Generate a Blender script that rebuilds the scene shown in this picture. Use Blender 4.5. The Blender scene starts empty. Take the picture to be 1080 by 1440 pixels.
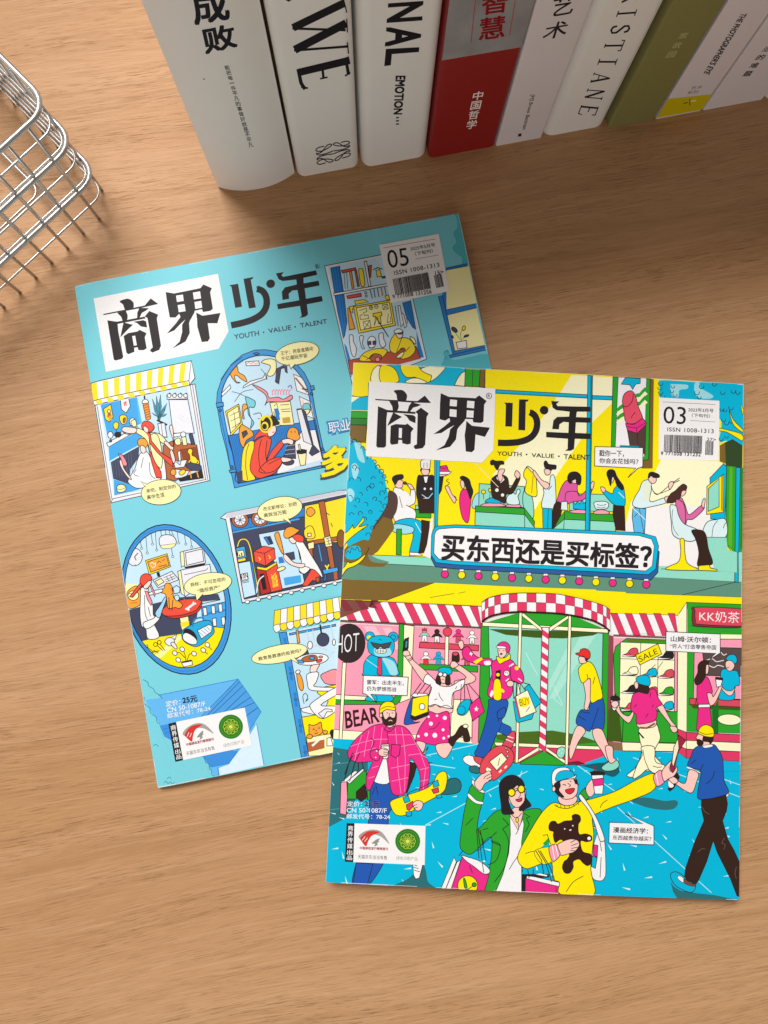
import bpy, bmesh, math, random
from mathutils import Vector, Matrix
from mathutils.geometry import tessellate_polygon

random.seed(7)
scene = bpy.context.scene
COL = scene.collection

# ------------------------------------------------------------------ camera
F_PX, PITCH, ROLL, CAM_H = 1050.0, 0.0825, 0.1256, 0.3953      # focal length in photo pixels (1080 x 1440)
CAM_R = Matrix.Rotation(PITCH, 3, 'X') @ Matrix.Rotation(ROLL, 3, 'Z')
CAM_P = Vector((0, 0, CAM_H))
cam_data = bpy.data.cameras.new('camera')
cam = bpy.data.objects.new('camera', cam_data)
COL.objects.link(cam)
cam.location = CAM_P
cam.rotation_euler = CAM_R.to_euler()
cam_data.sensor_fit = 'HORIZONTAL'
cam_data.sensor_width = 36.0
cam_data.lens = 36.0 * F_PX / 1080.0
cam_data.clip_start = 0.01
cam_data.clip_end = 50
scene.camera = cam
scene.render.resolution_x, scene.render.resolution_y = 768, 1024

# ------------------------------------------------------------------ light: a window behind the books to the left, dim room, plus two added fill lamps
world = bpy.data.worlds.new('World')
scene.world = world
world.use_nodes = True
bg = world.node_tree.nodes['Background']
bg.inputs[0].default_value = (1.0, 0.87, 0.72, 1)
bg.inputs[1].default_value = 0.13

def area_light(name, loc, target, size, size_y, power, color):
    d = bpy.data.lights.new(name, 'AREA')
    d.shape = 'RECTANGLE'
    d.size, d.size_y, d.energy, d.color = size, size_y, power, color
    o = bpy.data.objects.new(name, d)
    COL.objects.link(o)
    o.location = loc
    o.rotation_euler = (Vector(target) - Vector(loc)).to_track_quat('-Z', 'Y').to_euler()
    return o

area_light('window_light', (-0.78, 1.14, 2.2), (0, 0.0, 0), 1.15, 0.95, 76, (1.0, 0.975, 0.95))
area_light('front_fill_light', (0.1, -1.5, 0.55), (0, 0.2, 0.1), 1.4, 0.8, 8.6, (1.0, 0.95, 0.91))          # added low fill from the front, brightens the spines
area_light('side_fill_light', (-1.7, -0.1, 0.55), (-0.2, 0.1, 0.05), 1.2, 0.8, 3.5, (1.0, 0.96, 0.92))  # added weak fill from the left, puts highlights on the upright wires

scene.view_settings.view_transform = 'Standard'
scene.view_settings.look = 'None'
scene.view_settings.exposure = 0.0
scene.view_settings.gamma = 1.0
scene.view_settings.use_curve_mapping = False

# ------------------------------------------------------------------ helpers
def ray(px, py):
    return CAM_R @ Vector(((px - 540.0) / F_PX, (720.0 - py) / F_PX, -1.0))

def on_z(px, py, z=0.0):
    d = ray(px, py)
    return CAM_P + d * ((z - CAM_H) / d.z)

def lin(hexs):
    hexs = hexs.lstrip('#')
    out = []
    for i in (0, 2, 4):
        c = int(hexs[i:i + 2], 16) / 255.0
        out.append(c / 12.92 if c <= 0.04045 else ((c + 0.055) / 1.055) ** 2.4)
    return (out[0], out[1], out[2], 1.0)

def new_mat(name):
    m = bpy.data.materials.new(name)
    m.use_nodes = True
    nt = m.node_tree
    return m, nt, nt.nodes['Principled BSDF']

def plain(name, hexs, rough=0.5, metal=0.0, spec=0.5, noise=0.0, nscale=300.0, bump=0.0):
    m, nt, b = new_mat(name)
    c = lin(hexs)
    b.inputs['Base Color'].default_value = c
    b.inputs['Roughness'].default_value = rough
    b.inputs['Metallic'].default_value = metal
    b.inputs['Specular IOR Level'].default_value = spec
    if noise or bump:
        tc = nt.nodes.new('ShaderNodeTexCoord')
        n = nt.nodes.new('ShaderNodeTexNoise')
        n.inputs['Scale'].default_value = nscale
        n.inputs['Detail'].default_value = 5
        nt.links.new(tc.outputs['Object'], n.inputs['Vector'])
        if noise:
            r = nt.nodes.new('ShaderNodeMix')
            r.data_type = 'RGBA'
            r.inputs[6].default_value = tuple(v * (1 - noise) for v in c[:3]) + (1,)
            r.inputs[7].default_value = tuple(min(1, v * (1 + noise)) for v in c[:3]) + (1,)
            nt.links.new(n.outputs['Fac'], r.inputs[0])
            nt.links.new(r.outputs[2], b.inputs['Base Color'])
        if bump:
            bp = nt.nodes.new('ShaderNodeBump')
            bp.inputs['Strength'].default_value = bump
            bp.inputs['Distance'].default_value = 0.0004
            nt.links.new(n.outputs['Fac'], bp.inputs['Height'])
            nt.links.new(bp.outputs['Normal'], b.inputs['Normal'])
    return m

def link_mesh(name, verts, faces, mat, parent=None, smooth=False):
    me = bpy.data.meshes.new(name)
    me.from_pydata([tuple(v) for v in verts], [], faces)
    me.materials.append(mat)
    if smooth:
        me.polygons.foreach_set('use_smooth', [True] * len(me.polygons))
    me.update()
    o = bpy.data.objects.new(name, me)
    COL.objects.link(o)
    if parent:
        o.parent = parent
        o.matrix_parent_inverse = Matrix.Translation(-parent.location)
    return o

def thing(name, label, cat, loc, group=None):
    o = bpy.data.objects.new(name, None)
    o.empty_display_size = 0.02
    COL.objects.link(o)
    o.location = loc
    o['label'] = label
    o['category'] = cat
    if group:
        o['group'] = group
    return o

# printed ink: colour comes from the mesh, one material for each kind of paper
def ink_material(name, rough, bump=0.10):
    m, nt, b = new_mat(name)
    a = nt.nodes.new('ShaderNodeAttribute')
    a.attribute_name = 'ink'
    tc = nt.nodes.new('ShaderNodeTexCoord')
    n = nt.nodes.new('ShaderNodeTexNoise')
    n.inputs['Scale'].default_value = 900
    n.inputs['Detail'].default_value = 3
    n2 = nt.nodes.new('ShaderNodeTexNoise')
    n2.inputs['Scale'].default_value = 28
    n2.inputs['Detail'].default_value = 4
    nt.links.new(tc.outputs['Object'], n.inputs['Vector'])
    nt.links.new(tc.outputs['Object'], n2.inputs['Vector'])
    mr = nt.nodes.new('ShaderNodeMapRange')
    mr.inputs['To Min'].default_value = 0.93
    mr.inputs['To Max'].default_value = 1.05
    nt.links.new(n.outputs['Fac'], mr.inputs['Value'])
    mx = nt.nodes.new('ShaderNodeVectorMath')
    mx.operation = 'SCALE'
    nt.links.new(a.outputs['Color'], mx.inputs[0])
    nt.links.new(mr.outputs['Result'], mx.inputs['Scale'])
    nt.links.new(mx.outputs['Vector'], b.inputs['Base Color'])
    r2 = nt.nodes.new('ShaderNodeMapRange')
    r2.inputs['To Min'].default_value = rough - 0.06
    r2.inputs['To Max'].default_value = rough + 0.08
    nt.links.new(n2.outputs['Fac'], r2.inputs['Value'])
    nt.links.new(r2.outputs['Result'], b.inputs['Roughness'])
    b.inputs['Specular IOR Level'].default_value = 0.10
    bp = nt.nodes.new('ShaderNodeBump')
    bp.inputs['Strength'].default_value = bump
    bp.inputs['Distance'].default_value = 0.002
    nt.links.new(n2.outputs['Fac'], bp.inputs['Height'])
    nt.links.new(bp.outputs['Normal'], b.inputs['Normal'])
    return m

INK_GLOSS = ink_material('coated_cover_ink', 0.42)
INK_MATT = ink_material('matt_cover_ink', 0.55, 0.04)

# ---- surfaces that a print lies on: a pixel of the photo is a direction, the surface gives the depth
class Sheet:
    """A magazine's front cover: plane in (u, v) with a bend z(u); knots at which the bend is faceted."""
    def __init__(self, tl, tr, bl, zfun, knots):
        self.zf, self.knots = zfun, knots
        o = self.hit(*tl, 0.0)
        r = self.hit(*tr, 1.0)
        b = self.hit(*bl, 0.0)
        self.o = Vector((o.x, o.y))
        self.U = Vector((r.x - o.x, r.y - o.y))
        self.V = Vector((b.x - o.x, b.y - o.y))
    def hit(self, px, py, u):
        return on_z(px, py, self.zf(u))
    def uv_of(self, x, y):
        d = Vector((x, y)) - self.o
        det = self.U.x * self.V.y - self.U.y * self.V.x
        return ((d.x * self.V.y - d.y * self.V.x) / det, (self.U.x * d.y - self.U.y * d.x) / det)
    def z(self, u):
        k = self.knots
        u = min(max(u, 0.0), 1.0)
        for a, b in zip(k, k[1:]):
            if u <= b:
                t = (u - a) / (b - a)
                return self.zf(a) * (1 - t) + self.zf(b) * t
        return self.zf(1.0)
    def uv(self, px, py):
        z = self.zf(0.5)
        for _ in range(5):
            p = on_z(px, py, z)
            u, v = self.uv_of(p.x, p.y)
            z = self.z(u)
        return (u, v)
    def at(self, u, v, lift=0.0):
        p = self.o + self.U * u + self.V * v
        return Vector((p.x, p.y, self.z(u) + lift))
    def clip_rect(self):
        e = 0.0004
        return (e, 1 - e, e, 1 - e)

class Spine:
    """A book's spine: u across (0..1), v up in metres; the spine may bulge."""
    def __init__(self, origin, udir, width, out, bulge):
        self.o, self.u, self.w, self.n, self.b = origin, udir, width, out, bulge
        self.knots = [i / 12.0 for i in range(13)] if bulge else [0.0, 1.0]
    def off(self, u):
        t = 2 * u - 1
        return self.b * (1 - abs(t) ** 2.2)
    def offp(self, u):
        k = self.knots
        u = min(max(u, 0.0), 1.0)
        for a, b in zip(k, k[1:]):
            if u <= b:
                t = (u - a) / (b - a)
                return self.off(a) * (1 - t) + self.off(b) * t
        return 0.0
    def uv(self, px, py):
        d = ray(px, py)
        s = self.offp(0.5)
        for _ in range(6):
            t = ((self.o + self.n * s) - CAM_P).dot(self.n) / d.dot(self.n)
            p = CAM_P + d * t
            u = (p - self.o).dot(self.u) / self.w
            s = self.offp(u)
        return (u, p.z)
    def at(self, u, v, lift=0.0):
        return self.o + self.u * (u * self.w) + self.n * (self.offp(u) + lift) + Vector((0, 0, v))
    def clip_rect(self):
        return (0.004, 0.996, 0.001, 10.0)

def clip_half(poly, f):
    out = []
    n = len(poly)
    for i in range(n):
        a, b = poly[i], poly[(i + 1) % n]
        fa, fb = f(a), f(b)
        if fa >= 0:
            out.append(a)
        if (fa >= 0) != (fb >= 0):
            t = fa / (fa - fb)
            out.append((a[0] + (b[0] - a[0]) * t, a[1] + (b[1] - a[1]) * t))
    return out

class Art:
    """Collects flat ink shapes in photo pixels, then lays them on a surface, each a few microns above what it covers."""
    STEP = 6e-6
    def __init__(self, surf, base=2e-5):
        self.s, self.base = surf, base
        self.boxes = []
        self.groups = []
        self.fx = (0.0, 0.0, 1.0)
        self.clip = None
        self.warp = None
    def group(self, name, label=None):
        self.groups.append([name, label, []])
    def frame(self, x0, y0, s):
        self.fx = (x0, y0, s)
        self.warp = None
    def px(self, s):
        x0, y0, k = self.fx
        out = []
        for t in s.split():
            x, y = t.split(',')
            p = (x0 + float(x) / k, y0 + float(y) / k)
            out.append(self.warp(p) if self.warp else p)
        return out
    def set_clip(self, pts):
        if pts is None:
            self.clip = None
            return
        ps = sorted(set(pts))                       # convex hull, counter-clockwise
        def half(seq):
            h = []
            for p in seq:
                while len(h) > 1 and (h[-1][0] - h[-2][0]) * (p[1] - h[-2][1]) - (h[-1][1] - h[-2][1]) * (p[0] - h[-2][0]) <= 0:
                    h.pop()
                h.append(p)
            return h[:-1]
        self.clip = half(ps) + half(ps[::-1])
    def tris_px(self, tris, col):
        """tris: list of polygons in photo pixels"""
        if self.clip:
            res = []
            for t in tris:
                for a, b in zip(self.clip, self.clip[1:] + self.clip[:1]):
                    t = clip_half(t, lambda p: (b[0] - a[0]) * (p[1] - a[1]) - (b[1] - a[1]) * (p[0] - a[0]))
                    if len(t) < 3:
                        break
                if len(t) >= 3:
                    res.append(t)
            tris = res
        if not tris:
            return
        xs = [p[0] for t in tris for p in t]
        ys = [p[1] for t in tris for p in t]
        bx = (min(xs), min(ys), max(xs), max(ys))
        lay = 0
        for (x0, y0, x1, y1, l) in self.boxes:
            if l >= lay and x0 < bx[2] and x1 > bx[0] and y0 < bx[3] and y1 > bx[1]:
                lay = l + 1
        self.boxes.append(bx + (lay,))
        u0, u1, v0, v1 = self.s.clip_rect()
        kn = self.s.knots
        polys = []
        cache = {}
        def uvc(p):
            q = cache.get(p)
            if q is None:
                q = cache[p] = self.s.uv(*p)
            return q
        for t in tris:
            q = [uvc(p) for p in t]
            for f in (lambda p: p[0] - u0, lambda p: u1 - p[0], lambda p: p[1] - v0, lambda p: v1 - p[1]):
                if any(f(p) < 0 for p in q):
                    q = clip_half(q, f)
                if len(q) < 3:
                    break
            if len(q) < 3:
                continue
            lo, hi = min(p[0] for p in q), max(p[0] for p in q)
            for a, b in zip(kn, kn[1:]):
                if b <= lo or a >= hi:
                    continue
                c = q
                if lo < a:
                    c = clip_half(c, lambda p: p[0] - a)
                if hi > b and len(c) >= 3:
                    c = clip_half(c, lambda p: b - p[0])
                if len(c) >= 3:
                    polys.append(c)
        if polys:
            self.groups[-1][2].append((polys, lay, col))
    def poly(self, pts, col):
        tri = tessellate_polygon([[Vector((p[0], p[1], 0)) for p in pts]])
        self.tris_px([[pts[i] for i in t] for t in tri], col)
    def stroke(self, pts, w, col, closed=False):
        q = [pts[0]]
        for p in pts[1:]:
            if (p[0] - q[-1][0]) ** 2 + (p[1] - q[-1][1]) ** 2 > 0.01:
                q.append(p)
        if closed and len(q) > 2 and (q[0][0] - q[-1][0]) ** 2 + (q[0][1] - q[-1][1]) ** 2 < 0.01:
            q.pop()
        n = len(q)
        if n < 2:
            return
        L, R = [], []
        for i in range(n):
            a = q[i - 1] if (i or closed) else q[i]
            c = q[(i + 1) % n] if (i < n - 1 or closed) else q[i]
            b = q[i]
            d1 = Vector((b[0] - a[0], b[1] - a[1]))
            d2 = Vector((c[0] - b[0], c[1] - b[1]))
            if d1.length < 1e-9: d1 = d2.copy()
            if d2.length < 1e-9: d2 = d1.copy()
            d1.normalize(); d2.normalize()
            t = d1 + d2
            if t.length < 0.3:
                t = d1.copy()
            t.normalize()
            nn = Vector((-t.y, t.x))
            k = min(1.0 / max(0.5, nn.dot(Vector((-d1.y, d1.x)))), 1.7) * w / 2
            L.append((b[0] + nn.x * k, b[1] + nn.y * k))
            R.append((b[0] - nn.x * k, b[1] - nn.y * k))
        m = n if closed else n - 1
        self.tris_px([[L[i], L[(i + 1) % n], R[(i + 1) % n], R[i]] for i in range(m)], col)
    def build(self, parent, mat):
        made = []
        for name, label, items in self.groups:
            if not items:
                continue
            V, Fc, Cc = [], [], []
            for polys, lay, col in items:
                c = lin(col)
                lift = self.base + lay * self.STEP
                for q in polys:
                    pts = [self.s.at(p[0], p[1], lift) for p in q]
                    nrm = Vector((0, 0, 0))
                    for i in range(1, len(pts) - 1):
                        nrm += (pts[i] - pts[0]).cross(pts[i + 1] - pts[0])
                    if nrm.length < 1e-13:
                        continue
                    want = self.s.n if isinstance(self.s, Spine) else Vector((0, 0, 1))
                    if nrm.dot(want) < 0:
                        pts.reverse()
                    b = len(V)
                    V += pts
                    Fc.append(tuple(range(b, b + len(pts))))
                    Cc += [c] * len(pts)
            if not Fc:
                continue
            o = link_mesh(name, V, Fc, mat, parent)
            at = o.data.attributes.new('ink', 'FLOAT_COLOR', 'CORNER')
            at.data.foreach_set('color', [x for c in Cc for x in c])
            if label:
                o['label'] = label
            made.append(o)
        return made

PAL = dict(K='#2a2427', W='#f0eff0', tl='#79cddb', tm='#55b8c6', lb='#c3e2f4', b='#46a6e6', bd='#2f7fcb', bf='#3f97dc', nv='#434860',
           y='#f7dd2e', yl='#f6efb0', og='#f0a23a', rd='#e9523f', br='#b5643a', pk='#f1929c', sk='#f8dcd3', gy='#c9ccd8', wg='#e4e6ee', gn='#4f9b32',
           Y='#f8e50c', C='#08b5da', MG='#e72f88', PK='#f49cb4', GR='#2fa32e', GD='#2b7f2c', CR='#f8f4cc', BK='#38261f', BU='#2559b0', RP='#de3c64', SK='#f5c8be',
           MT='#90d9c6', SG='#5f907c', OL='#7a602c', TD='#2d6e76', LC='#9edbe8', GB='#54403a', RD='#e4332c', WB='#d6ecee')
A = None
def _c(c):
    return PAL.get(c, c)
def fr(x0, y0, s): A.frame(x0, y0, s)
def G(name, label=None): A.group(name, label)
def smooth_pts(p, closed=True, k=4):
    n = len(p)
    if n < 3:
        return p
    out = []
    for i in range(n if closed else n - 1):
        if closed:
            a, b, c, d = p[i - 1], p[i], p[(i + 1) % n], p[(i + 2) % n]
        else:
            a, b, c, d = p[max(i - 1, 0)], p[i], p[i + 1], p[min(i + 2, n - 1)]
        for j in range(k):
            t = j / k
            t2, t3 = t * t, t * t * t
            out.append(tuple(0.5 * (2 * b[m] + (c[m] - a[m]) * t + (2 * a[m] - 5 * b[m] + 4 * c[m] - d[m]) * t2 + (3 * b[m] - a[m] - 3 * c[m] + d[m]) * t3) for m in (0, 1)))
    if not closed:
        out.append(p[-1])
    return out
LW = 1.0
def P(c, s, w=None):
    q = A.px(s); A.poly(q, _c(c)); A.stroke(q, w or LW, PAL['K'], True)
def N(c, s):
    A.poly(A.px(s), _c(c))
def S(c, s, w=None):
    q = smooth_pts(A.px(s)); A.poly(q, _c(c)); A.stroke(q, w or LW, PAL['K'], True)
def M(c, s):
    A.poly(smooth_pts(A.px(s)), _c(c))
def L(s, w=None, c='K'):
    for part in s.split(';'):
        A.stroke(A.px(part), w or LW, _c(c))
def Q(s, w=None, c='K'):
    for part in s.split(';'):
        A.stroke(smooth_pts(A.px(part), False), w or LW, _c(c))
def ell(cx, cy, rx, ry=None, rot=0.0, n=20):
    ry = ry or rx
    cr, sr = math.cos(math.radians(rot)), math.sin(math.radians(rot))
    out = []
    for i in range(n):
        a = 2 * math.pi * i / n
        x, y = rx * math.cos(a), ry * math.sin(a)
        out.append('%.2f,%.2f' % (cx + x * cr - y * sr, cy + x * sr + y * cr))
    return ' '.join(out)
def O(c, cx, cy, rx, ry=None, rot=0.0, o=1, n=20, w=None):
    q = A.px(ell(cx, cy, rx, ry, rot, n))
    A.poly(q, _c(c))
    if o:
        A.stroke(q, w or LW, PAL['K'], True)
def ring(c, cx, cy, r, w, ry=None, rot=0.0):
    A.stroke(A.px(ell(cx, cy, r, ry, rot, 24)), w, _c(c), True)

_tcache = {}
def text_tris(body, bold, spacing=1.0):
    key = (body, bold, spacing)
    if key in _tcache:
        return _tcache[key]
    cu = bpy.data.curves.new('lettering', 'FONT')
    cu.body = body
    cu.size = 1.0
    cu.offset = bold
    cu.resolution_u = 3
    cu.space_character = spacing
    ob = bpy.data.objects.new('lettering', cu)
    COL.objects.link(ob)
    dg = bpy.context.evaluated_depsgraph_get()
    ev = ob.evaluated_get(dg)
    me = ev.to_mesh()
    vs = [(v.co.x, v.co.y) for v in me.vertices]
    fs = [[vs[i] for i in p.vertices] for p in me.polygons]
    ev.to_mesh_clear()
    bpy.data.objects.remove(ob)
    bpy.data.curves.remove(cu)
    _tcache[key] = fs
    return fs
def TX(body, c, s, bold=0.0, spacing=1.0):
    """lettering stretched into the quad top-left, top-right, bottom-right, bottom-left"""
    q = A.px(s)
    fs = text_tris(body, min(bold, 0.0), spacing)
    if not fs:
        return
    xs = [p[0] for f in fs for p in f]
    ys = [p[1] for f in fs for p in f]
    x0, x1, y0, y1 = min(xs), max(xs), min(ys), max(ys)
    def mp(p):
        a, b = (p[0] - x0) / (x1 - x0), (y1 - p[1]) / (y1 - y0)
        return tuple((q[0][m] * (1 - a) + q[1][m] * a) * (1 - b) + (q[3][m] * (1 - a) + q[2][m] * a) * b for m in (0, 1))
    if bold > 0.004:                                # heavier weight: the same glyphs laid down again, slightly shifted
        for dx, dy in ((1, 1), (-1, 1), (1, -1), (-1, -1)):
            A.tris_px([[mp((p[0] + dx * bold * 0.8, p[1] + dy * bold * 0.8)) for p in f] for f in fs], _c(c))
    else:
        A.tris_px([[mp(p) for p in f] for f in fs], _c(c))
def TL(body, c, x0, y0, x1, y1, h, bold=0.0):
    """lettering with its top edge from (x0,y0) to (x1,y1) and height h"""
    d = math.hypot(x1 - x0, y1 - y0)
    nx, ny = -(y1 - y0) / d * h, (x1 - x0) / d * h
    TX(body, c, '%f,%f %f,%f %f,%f %f,%f' % (x0, y0, x1, y1, x1 + nx, y1 + ny, x0 + nx, y0 + ny), bold)
def bars(x0, y0, x1, y1, h, n, seed, c='K'):
    """barcode: n bars of uneven width along a line, height h"""
    rr = random.Random(seed)
    d = math.hypot(x1 - x0, y1 - y0)
    ux, uy = (x1 - x0) / d, (y1 - y0) / d
    nx, ny = -uy * h, ux * h
    ws = [(rr.choice((1.5, 2, 2.5, 3.5)), rr.choice((1, 1, 1.6))) for _ in range(n)]
    tot = sum(a + b for a, b in ws)
    t = 0.0
    for a, b in ws:
        s0, s1 = t / tot * d, (t + a) / tot * d
        t += a + b
        N(c, ' '.join('%.2f,%.2f' % p for p in ((x0 + ux * s0, y0 + uy * s0), (x0 + ux * s1, y0 + uy * s1), (x0 + ux * s1 + nx, y0 + uy * s1 + ny), (x0 + ux * s0 + nx, y0 + uy * s0 + ny))))
def affine(src, dst):
    """affine map of the plane from three points to three points"""
    (x0, y0), (x1, y1), (x2, y2) = src
    det = (x1 - x0) * (y2 - y0) - (x2 - x0) * (y1 - y0)
    def f(p):
        a = ((p[0] - x0) * (y2 - y0) - (x2 - x0) * (p[1] - y0)) / det
        b = ((x1 - x0) * (p[1] - y0) - (p[0] - x0) * (y1 - y0)) / det
        return tuple(dst[0][m] + a * (dst[1][m] - dst[0][m]) + b * (dst[2][m] - dst[0][m]) for m in (0, 1))
    return f
# ------------------------------------------------------------------ tabletop
def wood_material():
    m, nt, b = new_mat('oak_laminate')
    nd, ln = nt.nodes, nt.links
    tc = nd.new('ShaderNodeTexCoord')
    rot = nd.new('ShaderNodeMapping')
    rot.inputs['Rotation'].default_value = (0, 0, math.radians(-17.0))
    ln.new(tc.outputs['Object'], rot.inputs['Vector'])
    # slow waviness of the grain
    wn = nd.new('ShaderNodeTexNoise')
    wn.inputs['Scale'].default_value = 1.0
    wn.inputs['Detail'].default_value = 2
    wm = nd.new('ShaderNodeMapping')
    wm.inputs['Scale'].default_value = (3.0, 7.0, 1)
    ln.new(rot.outputs['Vector'], wm.inputs['Vector'])
    ln.new(wm.outputs['Vector'], wn.inputs['Vector'])
    sub = nd.new('ShaderNodeMath'); sub.operation = 'SUBTRACT'; sub.inputs[1].default_value = 0.5
    ln.new(wn.outputs['Fac'], sub.inputs[0])
    mul = nd.new('ShaderNodeMath'); mul.operation = 'MULTIPLY'; mul.inputs[1].default_value = 0.03
    ln.new(sub.outputs[0], mul.inputs[0])
    cx = nd.new('ShaderNodeCombineXYZ')
    ln.new(mul.outputs[0], cx.inputs['Y'])
    add = nd.new('ShaderNodeVectorMath'); add.operation = 'ADD'
    ln.new(rot.outputs['Vector'], add.inputs[0]); ln.new(cx.outputs['Vector'], add.inputs[1])
    def noise(sx, sy, detail, rough=0.55, off=0.0):
        mp = nd.new('ShaderNodeMapping')
        mp.inputs['Scale'].default_value = (sx, sy, 1)
        mp.inputs['Location'].default_value = (off, off * 1.7, 0)
        n = nd.new('ShaderNodeTexNoise')
        n.inputs['Scale'].default_value = 1.0
        n.inputs['Detail'].default_value = detail
        n.inputs['Roughness'].default_value = rough
        ln.new(add.outputs['Vector'], mp.inputs['Vector'])
        ln.new(mp.outputs['Vector'], n.inputs['Vector'])
        return n.outputs['Fac']
    def ramp(sock, p0, p1, c0=(0, 0, 0, 1), c1=(1, 1, 1, 1)):
        r = nd.new('ShaderNodeValToRGB')
        r.color_ramp.elements[0].position, r.color_ramp.elements[1].position = p0, p1
        r.color_ramp.elements[0].color, r.color_ramp.elements[1].color = c0, c1
        ln.new(sock, r.inputs['Fac'])
        return r.outputs['Color']
    def mix(fac, a, bcol, k=1.0):
        x = nd.new('ShaderNodeMix'); x.data_type = 'RGBA'
        if k != 1.0:
            mm = nd.new('ShaderNodeMath'); mm.operation = 'MULTIPLY'; mm.inputs[1].default_value = k
            ln.new(fac, mm.inputs[0]); fac = mm.outputs[0]
        ln.new(fac, x.inputs[0])
        for s, v in ((6, a), (7, bcol)):
            if isinstance(v, tuple): x.inputs[s].default_value = v
            else: ln.new(v, x.inputs[s])
        return x.outputs[2]
    tone = ramp(noise(1.3, 16, 3), 0.3, 0.72)
    col = mix(tone, lin('#b88b60'), lin('#c89c74'))
    streak = ramp(noise(4, 135, 6, 0.68, 3.1), 0.48, 0.76)
    col = mix(streak, col, lin('#9a6f45'), 0.6)
    pale = ramp(noise(15, 600, 4, 0.6, 8.3), 0.50, 0.74)
    col = mix(pale, col, lin('#d3ac86'), 0.5)
    pore = ramp(noise(60, 1500, 3, 0.75, 5.7), 0.53, 0.64)
    mask = ramp(noise(8, 70, 3, 0.6, 1.9), 0.30, 0.66)
    pm = nd.new('ShaderNodeMath'); pm.operation = 'MULTIPLY'
    ln.new(pore, pm.inputs[0]); ln.new(mask, pm.inputs[1])
    col = mix(pm.outputs[0], col, lin('#6e4827'), 0.74)
    fine = noise(60, 2400, 2, 0.5, 2.2)
    col = mix(ramp(fine, 0.45, 0.68), col, lin('#9a7049'), 0.35)
    ln.new(col, b.inputs['Base Color'])
    b.inputs['Roughness'].default_value = 0.5
    b.inputs['Specular IOR Level'].default_value = 0.22
    bp = nd.new('ShaderNodeBump')
    bp.inputs['Strength'].default_value = 0.25
    bp.inputs['Distance'].default_value = 0.0003
    bp.invert = True
    ln.new(pm.outputs[0], bp.inputs['Height'])
    ln.new(bp.outputs['Normal'], b.inputs['Normal'])
    return m

def box_mesh(name, x0, x1, y0, y1, z0, z1, mat, parent=None):
    v = [(x, y, z) for z in (z0, z1) for y in (y0, y1) for x in (x0, x1)]
    f = [(0, 2, 3, 1), (4, 5, 7, 6), (0, 1, 5, 4), (2, 6, 7, 3), (0, 4, 6, 2), (1, 3, 7, 5)]
    return link_mesh(name, v, f, mat, parent)
top = box_mesh('tabletop', -0.75, 0.75, -0.50, 0.62, -0.025, 0.0, wood_material())
top['kind'] = 'structure'

# ------------------------------------------------------------------ row of books
ROW = math.radians(18.5)
RU = Vector((math.cos(ROW), math.sin(ROW), 0))
RN = Vector((math.sin(ROW), -math.cos(ROW), 0))          # out of the spines, towards the reader
PAPER = plain('book_pages', '#dcd3bf', 0.8, noise=0.08, nscale=400)

def make_book(name, label, left, right, height, depth, cover_mat, bulge=0.0, rnd=0.002, board=0.0006, lip=0.0, front_shift=0.0):
    pa, pb = on_z(*left), on_z(*right)
    u0, u1 = pa.dot(RU), pb.dot(RU)
    fr0 = (pa.dot(RN) + pb.dot(RN)) / 2 + front_shift
    w = u1 - u0
    o = RU * u0 + RN * fr0
    sp = Spine(o, RU, w, RN, bulge)
    zb = -0.0002
    root = thing(name, label, 'book', tuple(o + RU * (w / 2)), 'books standing in a row')
    # cross-section of the cover: back edge, left board, spine, right board
    out = [(0.0, -depth)]
    n = 6
    for i in range(n + 1):
        a = math.pi / 2 * i / n
        out.append((rnd * (1 - math.cos(a)), -rnd * (1 - math.sin(a))))
    ks = [i / 24 for i in range(25)] if bulge else [0, 1]
    if bulge:
        out = [(0.0, -depth)] + [(k * w, sp.offp(k)) for k in ks] + [(w, -depth)]
    else:
        for i in range(n + 1):
            a = math.pi / 2 * (1 - i / n)
            out.append((w - rnd * (1 - math.cos(a)), -rnd * (1 - math.sin(a))))
        out.append((w, -depth))
    inn = []
    for (x, y) in out:
        inn.append((min(max(x, board), w - board), min(y, (sp.offp(x / w) if bulge else 0.0) - board)))
    def P3(p, z):
        q = o + RU * p[0] + RN * p[1]
        return (q.x, q.y, z)
    m = len(out)
    V = [P3(p, zb) for p in out] + [P3(p, height) for p in out] + [P3(p, zb) for p in inn] + [P3(p, height) for p in inn]
    F = []
    for i in range(m - 1):
        F.append((i, i + 1, m + i + 1, m + i))
        F.append((2 * m + i + 1, 2 * m + i, 3 * m + i, 3 * m + i + 1))
        F.append((m + i, m + i + 1, 3 * m + i + 1, 3 * m + i))
        F.append((i + 1, i, 2 * m + i, 2 * m + i + 1))
    F += [(0, m, 3 * m, 2 * m), (m - 1, 3 * m - 1, 4 * m - 1, 2 * m - 1)]
    cov = link_mesh('cover', V, F, cover_mat, root)
    for p in cov.data.polygons:
        p.use_smooth = True
    cov.data.set_sharp_from_angle(angle=math.radians(40))
    # pages
    g = 0.00012
    corners = [(board + g, -board - g), (w - board - g, -board - g), (w - board - g, -depth + lip + 0.0008), (board + g, -depth + lip + 0.0008)]
    V = [P3(p, lip + (0 if lip else 0.0003)) for p in corners] + [P3(p, height - lip - 0.0004) for p in corners]
    link_mesh('page_block', V, [(0, 1, 2, 3), (4, 7, 6, 5), (0, 4, 5, 1), (1, 5, 6, 2), (2, 6, 7, 3), (3, 7, 4, 0)], PAPER, root)
    return root, cov, sp

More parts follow.
